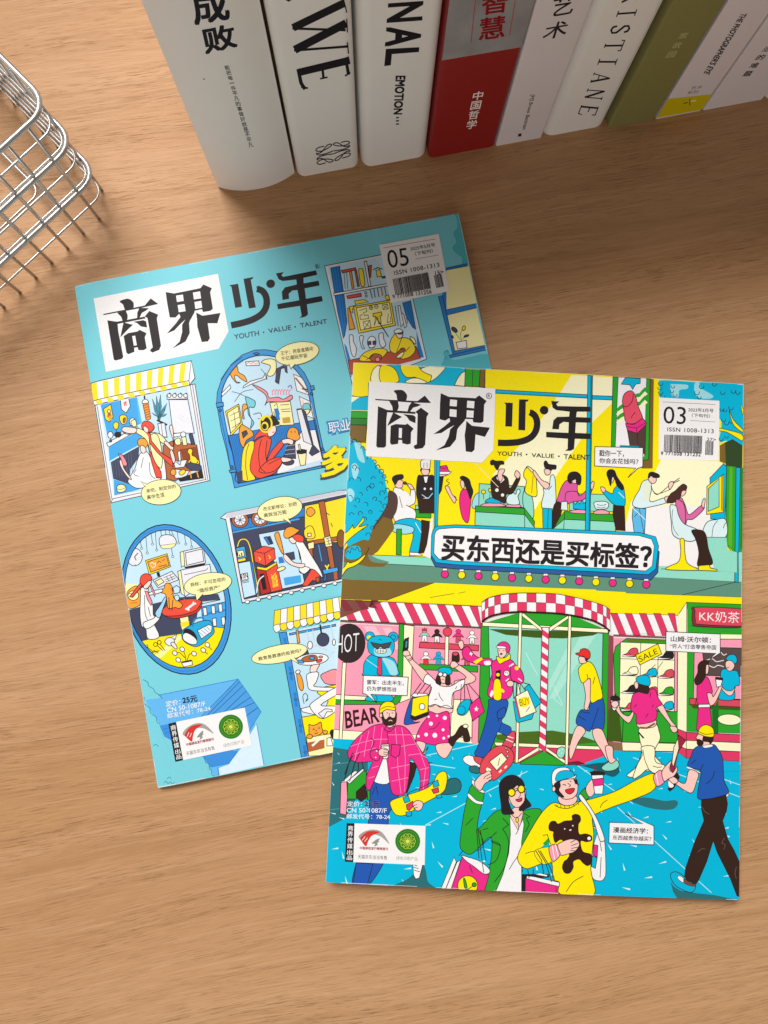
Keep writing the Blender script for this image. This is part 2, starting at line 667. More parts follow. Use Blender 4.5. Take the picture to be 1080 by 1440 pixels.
def vert_text(s, p0, p1, size, c, bold=0.0, ax=(1.0, -0.14)):
    """characters upright on the spine, one below the other from p0 to p1 (centres)"""
    n = len(s)
    for i, ch in enumerate(s):
        t = i / max(1, n - 1)
        x, y = p0[0] + (p1[0] - p0[0]) * t, p0[1] + (p1[1] - p0[1]) * t
        dx, dy = ax[0] * size / 2, ax[1] * size / 2
        d = math.hypot(p1[0] - p0[0], p1[1] - p0[1])
        d *= 7.0 if ch == '一' else 1.0
        vx, vy = (p1[0] - p0[0]) / d * size / 2, (p1[1] - p0[1]) / d * size / 2
        TX(ch, c, ' '.join('%.2f,%.2f' % q for q in ((x - dx - vx, y - dy - vy), (x + dx - vx, y + dy - vy), (x + dx + vx, y + dy + vy), (x - dx + vx, y - dy + vy))), bold)

SERIF = {  # strokes in a unit box, y down: (thick?, points)
    'R': [(1, (.15, 0, .15, 1)), (0, (.0, .0, .5, .0, .75, .12, .78, .3, .6, .47, .15, .5)), (1, (.45, .5, .9, 1)), (0, (0, 1, .35, 1)), (0, (.8, 1, 1, 1))],
    'I': [(1, (.5, 0, .5, 1)), (0, (.2, 0, .8, 0)), (0, (.2, 1, .8, 1))],
    'S': [(1, (.8, .22, .7, .05, .45, 0, .2, .1, .2, .32, .5, .48, .8, .65, .82, .88, .55, 1, .25, .95, .15, .75))],
    'T': [(1, (.5, 0, .5, 1)), (0, (0, .18, .02, 0, .98, 0, 1, .18)), (0, (.3, 1, .7, 1))],
    'A': [(0, (.1, 1, .48, 0)), (1, (.48, 0, .88, 1)), (0, (.25, .65, .7, .65)), (0, (0, 1, .25, 1)), (0, (.7, 1, 1, 1))],
    'N': [(0, (.15, 1, .15, 0)), (1, (.15, 0, .85, 1)), (0, (.85, 1, .85, 0)), (0, (0, 1, .3, 1)), (0, (.7, 0, 1, 0))],
    'E': [(1, (.2, 0, .2, 1)), (0, (.05, 0, .85, 0, .88, .2)), (0, (.2, .48, .65, .48)), (0, (.05, 1, .88, 1, .95, .78))]}
def serif_row(s, tl, tr, br, bl, w1, w0, c, gap=0.45):
    n = len(s)
    x0, y0, k = A.fx
    for i, ch in enumerate(s):
        a0, a1 = i / n, (i + 1 - gap) / n
        for thick, pts in SERIF[ch]:
            q = []
            for j in range(0, len(pts), 2):
                a = a0 + (a1 - a0) * pts[j]
                b = pts[j + 1]
                q.append(tuple(((tl[m] * (1 - a) + tr[m] * a) * (1 - b) + (bl[m] * (1 - a) + br[m] * a) * b) / k + (x0, y0)[m] for m in (0, 1)))
            A.stroke(q, w1 if thick else w0, _c(c))

def spine_art(sp):
    global A
    A = Art(sp, 3e-5)

WHITE_BOOK = plain('white_book_cover', '#e6e3df', 0.55, noise=0.02, nscale=60)
GREY_WHITE = plain('soft_white_book_cover', '#e4e1dd', 0.5, noise=0.02, nscale=60)
RED_BOOK = plain('red_book_cover', '#8c0c10', 0.5, noise=0.05, nscale=500)
OLIVE_BOOK = plain('olive_book_cover', '#7d7a45', 0.55, noise=0.08, nscale=500)
LILAC_BOOK = plain('lilac_grey_book_cover', '#d6ced0', 0.55, noise=0.02, nscale=80)

# 1 thick soft white book with two bold characters
root, cov, sp = make_book('book', 'thick white paperback with rounded spine and two bold black characters', (307, 266), (415, 246), 0.24, 0.165, WHITE_BOOK, bulge=0.0052, board=0.0007, front_shift=-0.0012)
spine_art(sp); fr(200, 0, 2.4545)
G('spine_lettering')
TX('成', '#232027', "163,-22 286,-40 303,66 184,86", .03); TX('败', '#232027', "202,102 312,82 328,160 221,186", .03)
vert_text('能把每一件平凡的事做好就是不平凡', (293, 233), (374, 500), 16, '#2f2c32', .012, (1, -.12))
O('#8a8480', 213, 273, 3, o=0)
A.build(cov, INK_MATT)

# 2 white boxed book with big serif letters and the knotted emblem
root, cov, sp = make_book('book', 'white hardback with large serif letters W E and a knotted emblem', (419, 247), (506, 236), 0.255, 0.17, GREY_WHITE, rnd=0.0045, board=0.003, lip=0.003)
spine_art(sp); fr(200, 0, 2.4545)
G('spine_lettering')
for w, s in ((11.0, "698,10 520,96"), (3.4, "518,98 702,104"), (11.5, "704,80 526,172"), (3.4, "524,174 712,160"), (1.6, "694,-6 706,44"), (1.6, "706,66 708,112"), (1.6, "708,146 712,186")):
    L(s, w, '#201c22')
L("540,250 716,208", 10.5, '#201c22'); L("538,238 548,286 562,308", 5.0, '#201c22'); L("548,300 572,304", 2.6, '#201c22'); L("622,235 626,272", 3.6, '#201c22'); L("614,272 640,266", 2.2, '#201c22'); L("702,200 712,258", 4.4, '#201c22'); L("700,262 718,250", 2.4, '#201c22')
N('#201c22', "488,-4 530,-8 505,6")
G('spine_emblem')
fr(380, 160, 4.5)
eq = ((283, 214), (505, 164), (513, 268), (294, 330))
def em(x, y):
    a, b = (x + 1) / 2, (1 - y) / 2
    return tuple(((eq[0][m] * (1 - a) + eq[1][m] * a) * (1 - b) + (eq[3][m] * (1 - a) + eq[2][m] * a) * b) for m in (0, 1))
for sx in (1, -1):
    for sy in (1, -1):
        for curve in (((.97, .28), (.80, .13), (.45, .11), (.08, .20)), ((.52, .93), (.84, .92), (.97, .68), (.76, .50), (.45, .56), (.16, .80), (.13, .97), (.30, 1.0), (.48, .76), (.62, .46), (.80, .32), (.98, .40))):
            Q(' '.join('%.1f,%.1f' % em(sx * (x - 0.07) * 1.07, sy * (y - 0.04) * 1.04) for x, y in curve), 1.45, '#26222a')
A.build(cov, INK_MATT)

# 3 white boxed book with sans letters
root, cov, sp = make_book('book', 'white hardback with bold letters ONAL and small EMOTION down the spine', (511, 238), (600, 217), 0.255, 0.17, GREY_WHITE, rnd=0.0055, board=0.003, lip=0.003)
spine_art(sp); fr(200, 0, 2.4545)
G('spine_lettering')
TX('O', '#201c22', "974,-100 967,-12 856,-8 862,-96", .035); TX('N', '#201c22', "966,6 962,68 848,76 853,14", .035); TX('A', '#201c22', "960,92 956,156 842,158 847,96", .035); TX('L', '#201c22', "952,166 948,210 840,224 845,172", .035)
TX('EMOTION', '#201c22', "908,262 896,394 868,394 876,262", .045)
for y in (404, 415, 426):
    N('#201c22', "%d,%d %d,%d %d,%d %d,%d" % (876, y, 886, y - 1, 886, y + 4, 876, y + 5))
A.build(cov, INK_MATT)

# 4 red book with grey photograph band
root, cov, sp = make_book('book', 'dark red hardback with a grey upper band and white characters', (603, 221), (696, 207), 0.225, 0.155, RED_BOOK, rnd=0.0025, board=0.002, lip=0.002)
spine_art(sp); fr(580, 0, 2.16)
G('spine_band', 'grey mottled band with red characters')
N('#8f8d8f', "40,-160 420,-160 331,143 86,184")
A.build(cov, plain('grey_clouded_print', '#8b898b', 0.5, noise=0.45, nscale=70))
A = Art(sp, 6e-5); fr(580, 0, 2.16)
G('spine_characters')
vert_text('智慧', (250, 8), (243, 84), 66, '#8a121c', .02, (1.15, -.16))
L("192,-10 178,128;314,-10 295,106", 1.0, '#b03038')
G('spine_lettering')
vert_text('中国哲学', (199, 290), (180, 378), 26, '#f2e8e4', .014, (1.15, -.14))
A.build(cov, INK_MATT)

# 5 slim white book
root, cov, sp = make_book('book', 'slim white paperback with two large brush characters', (698, 209), (761, 190), 0.22, 0.15, LILAC_BOOK, rnd=0.0012, board=0.0006)
spine_art(sp); fr(580, 0, 2.16)
G('spine_lettering')
TX('艺', '#2a2429', "432,-8 500,-18 484,40 418,52", .01); TX('术', '#2a2429', "410,72 478,60 464,110 392,122", .01)
TX('[M] Bruno Bettman', '#3f383c', "372,288 345,394 331,392 358,288", .015); N('#2a2429', "322,406 332,405 330,414 320,415")
A.build(cov, INK_MATT)

# 6 white rounded book with widely spaced serif letters
root, cov, sp = make_book('book', 'white hardback with widely spaced serif letters RISTIANE', (764, 193), (851, 176), 0.25, 0.165, GREY_WHITE, rnd=0.006, board=0.003, lip=0.002)
spine_art(sp); fr(580, 0, 2.16)
G('spine_lettering')
serif_row('RISTIANE', (704, -28), (546, 372), (496, 366), (648, -22), 2.6, 1.4, '#2a2429', .36)
A.build(cov, INK_MATT)

# 7 olive, 8 white with yellow foot, 9 lilac, 10 at the edge
root, cov, sp = make_book('book', 'olive green hardback with faint gold characters on the spine', (854, 179), (920, 169), 0.235, 0.16, OLIVE_BOOK, rnd=0.0015, board=0.002, lip=0.002)
spine_art(sp); fr(840, 0, 4.5)
G('spine_lettering')
vert_text('家故园', (545, 225), (468, 345), 46, '#b9b184', .006, (1.15, -.1))
A.build(cov, INK_MATT)
root, cov, sp = make_book('book', 'white paperback with a small line of capitals and a yellow foot', (922, 166), (986, 157), 0.23, 0.16, LILAC_BOOK, rnd=0.0008, board=0.0006)
spine_art(sp); fr(840, 0, 4.5)
G('spine_band', 'yellow band at the foot of the spine')
N('#c9b60c', "380,632 790,590 700,860 300,890")
L("585,625 585,668;545,655 572,648", 1.2, '#4a431a'); L("590,640 625,636", 1.6, '#e8e0c0')
G('spine_lettering')
TX("THE PHOTOGRAPHER'S EYE", '#2a2429', "948,88 706,474 674,462 912,84", .035)
TX('艺术', '#6a6064', "598,548 668,540 660,560 590,568", 0); TX('系列', '#6a6064', "574,578 642,570 634,590 568,598", 0)
A.build(cov, INK_MATT)
root, cov, sp = make_book('book', 'lilac grey paperback with plain black characters', (988, 154), (1073, 141), 0.225, 0.155, LILAC_BOOK, rnd=0.0012, board=0.0006)
spine_art(sp); fr(840, 0, 4.5)
G('spine_lettering')
vert_text('活的难题', (1075, 310), (952, 466), 42, '#2e272c', .02, (1.2, -.08))
A.build(cov, INK_MATT)
root, cov, sp = make_book('book', 'pale rounded hardback closing the row beside the lilac grey book', (1076, 142), (1150, 130), 0.235, 0.16, GREY_WHITE, rnd=0.006, board=0.003, lip=0.002)

# ------------------------------------------------------------------ chrome wire basket
CHROME, _nt, _b = new_mat('polished_steel_wire')
_b.inputs['Base Color'].default_value = (0.56, 0.55, 0.535, 1)
_b.inputs['Metallic'].default_value = 0.78
_b.inputs['Roughness'].default_value = 0.34
def tube(pts, r, closed=False, seg=8):
    n = len(pts)
    V, F = [], []
    for i in range(n):
        a = pts[i - 1] if (i or closed) else pts[i]
        c = pts[(i + 1) % n] if (i < n - 1 or closed) else pts[i]
        t = (c - a).normalized()
        s = t.cross(Vector((0, 0, 1)))
        if s.length < 1e-3:
            s = t.cross(Vector((0, 1, 0)))
        s.normalize()
        q = t.cross(s).normalized()
        for k in range(seg):
            an = 2 * math.pi * k / seg
            V.append(pts[i] + s * (r * math.cos(an)) + q * (r * math.sin(an)))
    for i in range(n if closed else n - 1):
        j = (i + 1) % n
        for k in range(seg):
            l = (k + 1) % seg
            F.append((i * seg + k, i * seg + l, j * seg + l, j * seg + k))
    if not closed:
        F.append(tuple(range(seg))[::-1])
        F.append(tuple((n - 1) * seg + k for k in range(seg)))
    return V, F

BK_C = on_z(137.9, 245.3, 0.030); BK_C.z = 0           # the basket corner nearest the books and magazines
BA = math.radians(-127.8)
BF = Vector((math.cos(BA), math.sin(BA), 0))             # along the front wall
BR = Vector((BF.y, -BF.x, 0))                            # along the right-hand wall
LEN_F, LEN_R = 0.150, 0.215
basket = thing('wire_basket', 'chrome wire basket with three thick rails at the table edge', 'basket', tuple(BK_C + BF * LEN_F / 2 + BR * LEN_R / 2))
def loop(inset, rad, z, n=6):
    pts = []
    cs = [(inset, inset), (LEN_F - inset, inset), (LEN_F - inset, LEN_R - inset), (inset, LEN_R - inset)]
    sg = [(1, 1), (-1, 1), (-1, -1), (1, -1)]
    st = [180, 270, 0, 90]
    for (cx, cy), (sx, sy), a0 in zip(cs, sg, st):
        for i in range(n + 1):
            a = math.radians(a0 + 90 * i / n)
            x, y = cx + sx * rad + rad * math.cos(a), cy + sy * rad + rad * math.sin(a)
            p = BK_C + BF * x + BR * y
            pts.append(Vector((p.x, p.y, z)))
    return pts
RT, RK = 0.00064, 0.00128
for z in (0.030, 0.0585, 0.0865):
    V, F = tube(loop(0.0, 0.0105, z), RK, True, 10)
    link_mesh('rail', V, F, CHROME, basket, True)
for z in (0.0125, 0.0440, 0.0720, 0.0306, 0.0591):
    V, F = tube(loop(0.0021, 0.0075, z), RT, True)
    link_mesh('wire_hoop', V, F, CHROME, basket, True)
for ins in (0.026, 0.050):
    V, F = tube(loop(ins, 0.006, 0.0125), RT, True)
    link_mesh('floor_hoop', V, F, CHROME, basket, True)
ztop = 0.0868
V, F = tube([Vector((0, 0, 0)), Vector((0, 0, ztop))], 0.00088)
wire_me = None
def upright(x, y):
    global wire_me
    p = BK_C + BF * x + BR * y
    if wire_me is None:
        o = link_mesh('upright_wire', V, F, CHROME, None, True)
        wire_me = o.data
    else:
        o = bpy.data.objects.new('upright_wire', wire_me)
        COL.objects.link(o)
    o.parent = basket
    o.location = p - basket.location
for i in range(11):
    x = 0.0135 + i * 0.0117
    upright(x, 0.0012)
    upright(x, LEN_R - 0.0012)
for i in range(17):
    y = 0.012 + i * 0.0117
    upright(0.0012, y)
    upright(LEN_F - 0.0012, y)
def floor_wire(a, b):
    pa, pb = BK_C + BF * a[0] + BR * a[1], BK_C + BF * b[0] + BR * b[1]
    v, f = tube([Vector((pa.x, pa.y, 0.0113)), Vector((pb.x, pb.y, 0.0113))], RT)
    link_mesh('floor_wire', v, f, CHROME, basket, True)
for i in range(5):
    x = 0.0252 + i * 0.0234
    floor_wire((x, 0.0012), (x, LEN_R - 0.0012))
# ------------------------------------------------------------------ lettering shared by both covers (one masthead)
def masthead_black():
    # shang
    S('K', "413,243 470,240 500,270 500,295 490,312 440,312 430,270", .3)
    N('K', "283,300 430,308 575,315 625,277 668,328 540,325 283,308")
    N('K', "378,315 440,318 446,350 440,375 425,388 405,386 400,350")
    N('K', "535,322 600,340 575,352 545,360 522,390 505,390 515,350")
    N('K', "302,350 365,376 560,390 560,404 366,392 360,440 358,625 345,636 300,636 290,626 300,400")
    N('K', "560,390 598,360 652,400 638,425 628,615 610,640 560,647 548,632 552,622 570,612 576,404")
    N('K', "408,392 468,425 440,440 395,468 366,488 386,440")
    N('K', "475,405 545,412 562,425 560,468 520,450 500,422")
    N('K', "390,485 425,473 490,478 505,470 548,505 530,530 528,608 505,615 470,606 468,584 444,582 440,610 395,616 385,602")
    N('W', "447,500 468,502 466,570 445,568")
    # jie
    N('K', "735,260 790,285 975,295 1000,275 1052,315 1035,340 1030,455 1012,466 960,462 955,440 900,438 795,432 765,450 727,440 730,330")
    for s in ("800,303 848,308 845,352 797,348", "918,312 968,316 965,365 915,360", "798,370 845,375 843,425 795,420", "915,378 963,382 960,430 912,427"):
        N('W', s)
    N('K', "795,430 905,437 900,450 860,495 850,510 840,580 800,630 700,655 760,620 790,560 800,510 830,480 785,505 740,535 685,543 760,490 800,455")
    N('K', "912,452 950,485 1075,498 1040,562 975,545 968,650 950,668 908,662 900,550 908,500")
def masthead_open():
    # shao
    N('K', "240,275 300,278 295,442 248,440 252,290")
    N('K', "343,253 412,255 402,268 390,270 385,468 338,465")
    Q("419,342 452,366 468,415 457,474 418,520 350,546 270,554 197,553", 9.2)
    N('K', "419,322 448,336 452,360 428,352 416,356")
    O('K', 516, 328, 30, o=0)
    # nian
    N('K', "565,265 620,268 600,285 608,300 835,305 838,338 742,338 736,376 838,380 838,415 735,412 730,485 838,490 838,528 728,525 722,596 700,608 660,608 678,595 680,525 530,515 530,478 683,485 686,412 650,408 622,425 618,460 572,458 580,400 605,375 688,373 692,338 600,328 575,310")

def logo_strip(quad, dark):
    """the imprint box: quad is its white face, TL TR BR BL, dark its black tab"""
    q = A.px(quad)
    def at(a, b):
        return tuple((q[0][m] * (1 - a) + q[1][m] * a) * (1 - b) + (q[3][m] * (1 - a) + q[2][m] * a) * b for m in (0, 1))
    def ps(l):
        return [at(*p) for p in l]
    A.poly(q, PAL['W'])
    A.poly(A.px(dark), '#26242b')
    d = A.px(dark)
    def dq(b0, b1, ch):
        f = lambda a, b: tuple((d[0][m] * (1 - a) + d[1][m] * a) * (1 - b) + (d[3][m] * (1 - a) + d[2][m] * a) * b for m in (0, 1))
        s = A.fx; A.frame(0, 0, 1)
        TX(ch, 'W', ' '.join('%f,%f' % p for p in (f(.2, b0), f(.85, b0), f(.85, b1), f(.2, b1))), .012)
        A.fx = s
    for i, ch in enumerate('商界传媒'):
        dq(.06 + .155 * i, .19 + .155 * i, ch)
    dq(.69, .81, '出'); dq(.84, .95, '品')
    # red and grey swoosh over a grey mark
    A.poly(smooth_pts(ps([(.06, .34), (.14, .2), (.28, .14), (.40, .22), (.5, .5), (.38, .32), (.27, .27), (.16, .34), (.13, .44)])), '#a5a09c')
    A.poly(smooth_pts(ps([(.09, .36), (.2, .19), (.36, .2), (.25, .3), (.2, .45), (.17, .58), (.11, .46)])), '#cf3a34')
    A.stroke(ps([(.115, .43), (.155, .33)]), .8, PAL['W']); A.stroke(ps([(.15, .46), (.19, .36)]), .8, PAL['W'])
    A.poly(smooth_pts(ps([(.25, .50), (.31, .40), (.36, .36), (.345, .43), (.36, .45), (.33, .48), (.33, .54), (.28, .57), (.30, .51)])), '#8d908c')
    s = A.fx; A.frame(0, 0, 1)
    def tq(body, a0, b0, a1, b1, c, bold=.0):
        TX(body, c, ' '.join('%f,%f' % p for p in (at(a0, b0), at(a1, b0), at(a1, b1), at(a0, b1))), bold)
    tq('中国邮政发行畅销报刊', .085, .59, .48, .665, '#9c2a24', .03)
    tq('天猫京东当当有售', .06, .80, .47, .905, '#3a3636', .0)
    tq('绿色印刷产品', .6, .80, .9, .90, '#7f8a7c', -.004)
    A.fx = s
    c0 = at(.755, .41)
    r = abs(at(.755, .73)[1] - c0[1])
    s = A.fx; A.frame(0, 0, 1)
    O('#2f7d22', c0[0], c0[1], r, o=0, n=28)
    ring('#5fa048', c0[0], c0[1], r * .82, .5)
    for i in range(10):
        a = i * math.pi / 5
        ring('#c9d84a', c0[0] + r * .42 * math.cos(a), c0[1] + r * .42 * math.sin(a), r * .2, .6)
    O('#d8e25a', c0[0], c0[1], r * .16, o=0)
    A.fx = s

def bubble(shape, tail):
    A.poly(smooth_pts(A.px(shape)), PAL['yl']); A.stroke(smooth_pts(A.px(shape)), .8, PAL['K'], True)
    t = A.px(tail)
    A.poly(t, PAL['yl']); A.stroke(t, .8, PAL['K'])

def art_may():
    # ---- right-hand yellow window and tree shades
    fr(440, 280, 4.0)
    G('printed_foliage')
    M('tm', "797,82 818,78 845,220 872,362 838,366 838,330 805,305 785,272 806,240 790,190 812,160 810,115")
    M('tm', "735,860 760,848 775,880 800,905 990,870 1000,950 760,940 722,930 740,900")
    Q("742,862 755,850 760,865;735,905 748,890 756,903", .8, 'bd')
    G('printed_window', 'printed pale yellow window with a small potted plant')
    N('bd', "748,388 868,363 972,850 770,893 764,878 786,872 705,546 728,540")
    N('yl', "750,398 876,374 922,588 752,622"); N('yl', "757,652 920,612 968,822 800,854")
    L("748,388 868,363", .9); L("748,400 872,376;752,622 920,587;757,652 920,612;800,854 968,822;766,880 970,832;770,893 972,850;705,546 786,872;728,540 800,858", .8)
    L("835,800 830,760 845,720", .8, 'gn'); L("838,790 862,770", .8, 'gn'); L("828,790 800,750", .8, 'gn')
    O('nv', 796, 735, 20, 11, 40); O('nv', 784, 775, 9, 5, 60); O('y', 849, 726, 9, 13, 20); O('nv', 863, 770, 15, 6, -20)
    P('W', "805,806 862,795 867,836 815,843")
    # ---- workshop window
    G('printed_workshop', 'printed workshop window with two craftsmen and tools on shelves')
    P('wg', "66,376 500,290 640,900 225,1060")
    A.set_clip(A.px("84,382 500,302 626,892 214,1000"))
    N('lb', "84,382 500,302 626,900 214,1010")
    P('bd', "100,388 150,378 175,540 192,690 178,770 160,800 148,690")
    N('bd', "165,800 190,830 212,905 218,1000 200,1000")
    L("118,390 160,720;132,385 175,700;145,380 185,690", .7, '#1f5fa8')
    P('bd', "505,585 550,572 580,735 560,720 525,660"); N('bd', "582,740 625,890 590,892")
    L("520,585 570,725;535,580 576,728", .7, '#1f5fa8')
    P('rd', "160,402 240,386 243,398 166,416"); P('og', "205,406 217,404 232,500 221,503"); P('br', "235,400 245,398 262,490 251,492"); L("175,415 182,505;190,412 196,505", .8)
    S('y', "258,398 270,392 282,400 292,480 275,493 265,460")
    P('br', "312,375 330,372 326,440 318,442"); P('y', "355,402 376,396 386,435 362,439"); L("340,398 365,385 392,395", 1.4); N('nv', "385,435 412,430 414,445 388,448")
    P('W', "115,531 425,474 428,487 118,543"); P('W', "289,352 302,350 326,490 314,493")
    P('rd', "190,545 270,530 273,548 196,560"); P('y', "235,572 290,565 312,578 240,592")
    O('W', 297, 527, 6); O('W', 300, 546, 6)
    L("320,505 335,560;342,500 350,555;362,497 372,552;382,494 392,545;402,490 412,540", 1.4, '#5a6878'); L("388,512 396,540", 2.0, 'og')
    P('y', "205,605 240,598 243,612 222,618 226,640 210,632"); P('y', "405,545 425,540 432,565 415,568")
    P('y', "228,605 438,568 465,710 258,755"); P('yl', "244,612 430,580 450,700 268,738")
    L("260,628 300,615 304,632 285,640 290,655 310,652 314,672 268,678 264,655 280,650;282,690 320,683 328,725 290,732 282,690 328,725;320,683 290,732", .8)
    ring('K', 327, 612, 10, .8); ring('K', 357, 606, 10, .8); L("318,612 337,611;328,602 327,622;348,606 366,605", .7)
    L("390,596 418,590 424,618 396,622 390,596 424,618;418,590 396,622", .8); P('y', "338,645 385,635 388,655 378,658 384,700 370,702 364,662 345,712 352,660 340,662"); L("425,645 418,695 438,690 436,660", .8)
    L("355,665 425,775", 1.4)
    P('og', "195,615 204,612 238,730 205,736")
    S('wg', "205,770 225,766 228,800 245,840 238,885 222,880 210,835"); S('wg', "262,775 285,772 278,810 290,840 275,835"); S('wg', "372,760 395,755 398,785 410,820 390,835 375,810")
    P('wg', "478,600 490,598 510,700 495,720;".replace(';', '')); L("462,600 480,715;505,640 520,720;525,650 532,700", 1.2, '#5a6878'); P('wg', "498,640 512,650 528,715 515,725")
    P('#b9553a', "200,908 580,828 605,900 500,935 210,985")
    S('y', "262,908 285,868 330,848 385,840 418,852 405,878 372,905 330,912"); S('br', "318,895 345,870 385,880 378,905 345,915"); S('pk', "352,895 372,890 375,912 355,912"); L("300,905 340,880;280,880 320,900", .8)
    O('W', 331, 805, 24, 33, 5); N('nv', "308,800 328,797 330,820 312,824"); N('nv', "334,798 354,796 352,820 336,822"); L("315,838 345,836", .8)
    S('y', "430,830 440,790 465,760 500,780 530,782 560,805 576,850 548,886 505,900 490,885 520,850 500,838 468,868 440,858")
    L("500,780 470,865;545,830 520,860", .8); S('yl', "468,890 500,862 512,868 495,892")
    S('sk', "468,745 500,745 505,768 490,785 472,772"); M('nv', "475,750 505,740 506,760 480,762"); S('W', "458,742 480,730 502,738 500,750 462,755")
    S('yl', "545,775 570,785 580,815 562,805")
    A.set_clip(None)
    # ---- masthead
    G('title_panel')
    fr(90, 370, 4.32)
    N('W', "180,215 935,65 1000,415 940,520 255,660")
    G('title_lettering', 'bold black masthead characters on the blue cover')
    fr(470, 500, 4.909)
    A.warp = affine([(518.9, 536.3), (696.7, 546.7), (514.8, 641.6)], [(131.7, 419.8), (306.4, 385.2), (149.0, 522.8)])
    masthead_black()
    fr(660, 510, 4.909)
    k = 4.909
    A.warp = affine([(660 + 240 / k, 510 + 275 / k), (660 + 838 / k, 510 + 510 / k), (660 + 197 / k, 510 + 575 / k)],
                    [(300 + 97 / 4.32, 290 + 480 / 4.32), (300 + 662 / 4.32, 290 + 562 / 4.32), (300 + 112 / 4.32, 290 + 742 / 4.32)])
    masthead_open()
    fr(300, 290, 4.32)
    TX('YOUTH', 'nv', "125,780 275,755 278,785 130,810", .02); TX('VALUE', 'nv', "332,745 470,722 474,750 338,772", .02); TX('TALENT', 'nv', "525,712 688,685 692,712 530,738", .02)
    O('nv', 305, 766, 5, o=0); O('nv', 497, 733, 5, o=0)
    TX('R', 'nv', "622,357 640,354 643,374 625,377", .02); ring('nv', 632, 365, 14, .5)
    # ---- speech bubble, arch window
    fr(290, 470, 5.143)
    G('printed_gaming_window', 'printed arched window with a player in a red hoodie')
    arch = "75,500 80,420 110,330 180,220 260,150 350,115 430,112 530,130 640,200 710,280 760,380 790,560 845,820 870,880 870,960 700,995 205,1112 180,1000 150,850 110,700"
    P('bf', arch)
    inner = "118,520 110,430 150,320 230,215 310,170 400,152 500,165 600,215 680,300 730,390 765,560 830,850 850,945 520,1010 232,1078 215,1000 190,860 150,700"
    A.set_clip(smooth_pts(A.px(inner), True, 2))
    N('lb', inner)
    P('bd', "150,735 380,690 620,650 790,620 850,945 232,1078 190,860")
    for i in range(9):
        L("%d,%d %d,%d" % (165 + i * 12, 740 - i * 3, 230 + i * 12, 1000 - i * 3), .6, '#1f5fa8')
        L("%d,%d %d,%d" % (480 + i * 14, 690 - i * 3, 510 + i * 14, 820 - i * 3), .6, '#1f5fa8')
    P('y', "140,560 235,505 262,650 180,735"); P('yl', "152,570 230,520 250,640 178,715"); L("170,590 235,560;175,630 240,600;185,680 245,640;200,560 215,680", .7)
    P('yl', "460,495 608,485 635,655 545,660 495,650"); L("490,520 510,500 530,580 500,600 485,560;535,512 600,508;540,545 605,540;545,560 610,558", .8); N('bd', "490,540 520,535 535,620 510,625"); N('#c9a13a', "550,605 605,598 610,640 555,645")
    P('W', "632,290 718,325 745,440 655,410"); L("645,315 730,420", 2.2, '#8c6a5a'); L("692,395 735,400", 1.8)
    P('W', "672,450 760,490 785,612 700,580"); S('tl', "700,510 740,500 755,545 730,580 705,555"); S('yl', "705,550 750,545 730,582"); L("705,510 695,480;745,505 752,480", .9, 'pk')
    P('W', "108,430 172,365 178,390 115,450"); P('W', "285,200 380,193 385,225 290,228"); Q("295,215 310,205 325,215 340,205 360,215 375,205", .8, 'rd')
    S('og', "165,280 200,240 225,235 235,275 275,300 295,345 255,325 225,300 205,300 215,340 245,350 220,352 190,320 180,300")
    P('wg', "270,375 320,340 410,315 430,280 440,320 330,360 265,390"); Q("185,415 240,430 300,460;205,490 260,420 340,400;395,250 420,280 440,330", .8)
    S('yl', "400,205 440,180 500,190 505,260 480,300 440,295 465,230"); P('nv', "510,250 560,225 585,270 575,240 540,250 525,360 500,345"); N('nv', "560,225 585,228 590,285 570,275")
    S('pk', "335,365 390,385 440,420 455,460 520,455 560,470 615,440 620,470 560,490 450,490 425,515 440,470 420,430 370,395")
    for i in range(7):
        Q("%d,%d %d,%d %d,%d" % (480 + i * 20, 440, 478 + i * 20, 415, 492 + i * 20, 400), 1.5, 'pk')
    Q("590,385 610,370 620,395", 1.6, '#8a7ac0')
    S('tl', "285,455 330,470 355,490 345,530 310,530 320,600 345,640 320,680 330,620 305,580 300,530"); S('og', "262,520 285,505 300,530 270,560 275,610 262,600"); Q("340,580 390,570 400,610 375,610", .9)
    # desk, monitor
    P('W', "510,1015 525,940 560,880 640,790 690,700 790,690 850,945 700,975")
    N('lb', "640,960 845,905 850,945 600,1000 530,1005")
    P('wg', "655,545 690,540 765,800 705,775"); P('nv', "690,540 718,560 775,800 820,850 765,880 745,860 768,805"); L("655,545 690,540", 2)
    P('nv', "600,780 640,775 648,900 560,895"); S('nv', "550,925 600,905 635,915 625,940 580,948"); L("575,810 640,800;572,840 642,830;570,870 645,862", .6, 'gy')
    S('og', "585,720 600,685 630,673 660,690 670,725 680,750 650,770 600,755 585,745"); L("612,700 618,712;640,700 645,712", 1)
    P('yl', "660,850 725,845 718,945 682,952"); P('K', "655,842 688,832 726,838 724,858 688,866 658,862"); P('yl', "665,800 676,796 686,840 676,842")
    # chair and player
    S('og', "240,690 255,655 290,670 330,700 340,735 290,770 270,820 245,780 238,730"); P('nv', "258,710 290,695 300,720 268,752")
    S('y', "285,800 335,770 370,830 330,900 320,980 355,1050 260,1055 255,950 262,860"); L("300,1055 285,960 290,850 310,790", .9)
    S('rd', "355,775 430,735 470,760 460,830 440,920 545,890 550,930 500,1000 430,1030 370,1040 320,985 325,900 345,830")
    S('rd', "345,770 360,725 400,695 450,710 462,755 430,735 380,745")
    S('rd', "440,915 470,850 520,790 548,770 560,800 500,880 450,935")
    S('rd', "440,920 500,895 540,890 548,930 500,985 430,1005 380,985")
    Q("400,760 380,850 390,960 430,1000;440,770 430,860 440,930", .9); Q("540,895 450,940", .8)
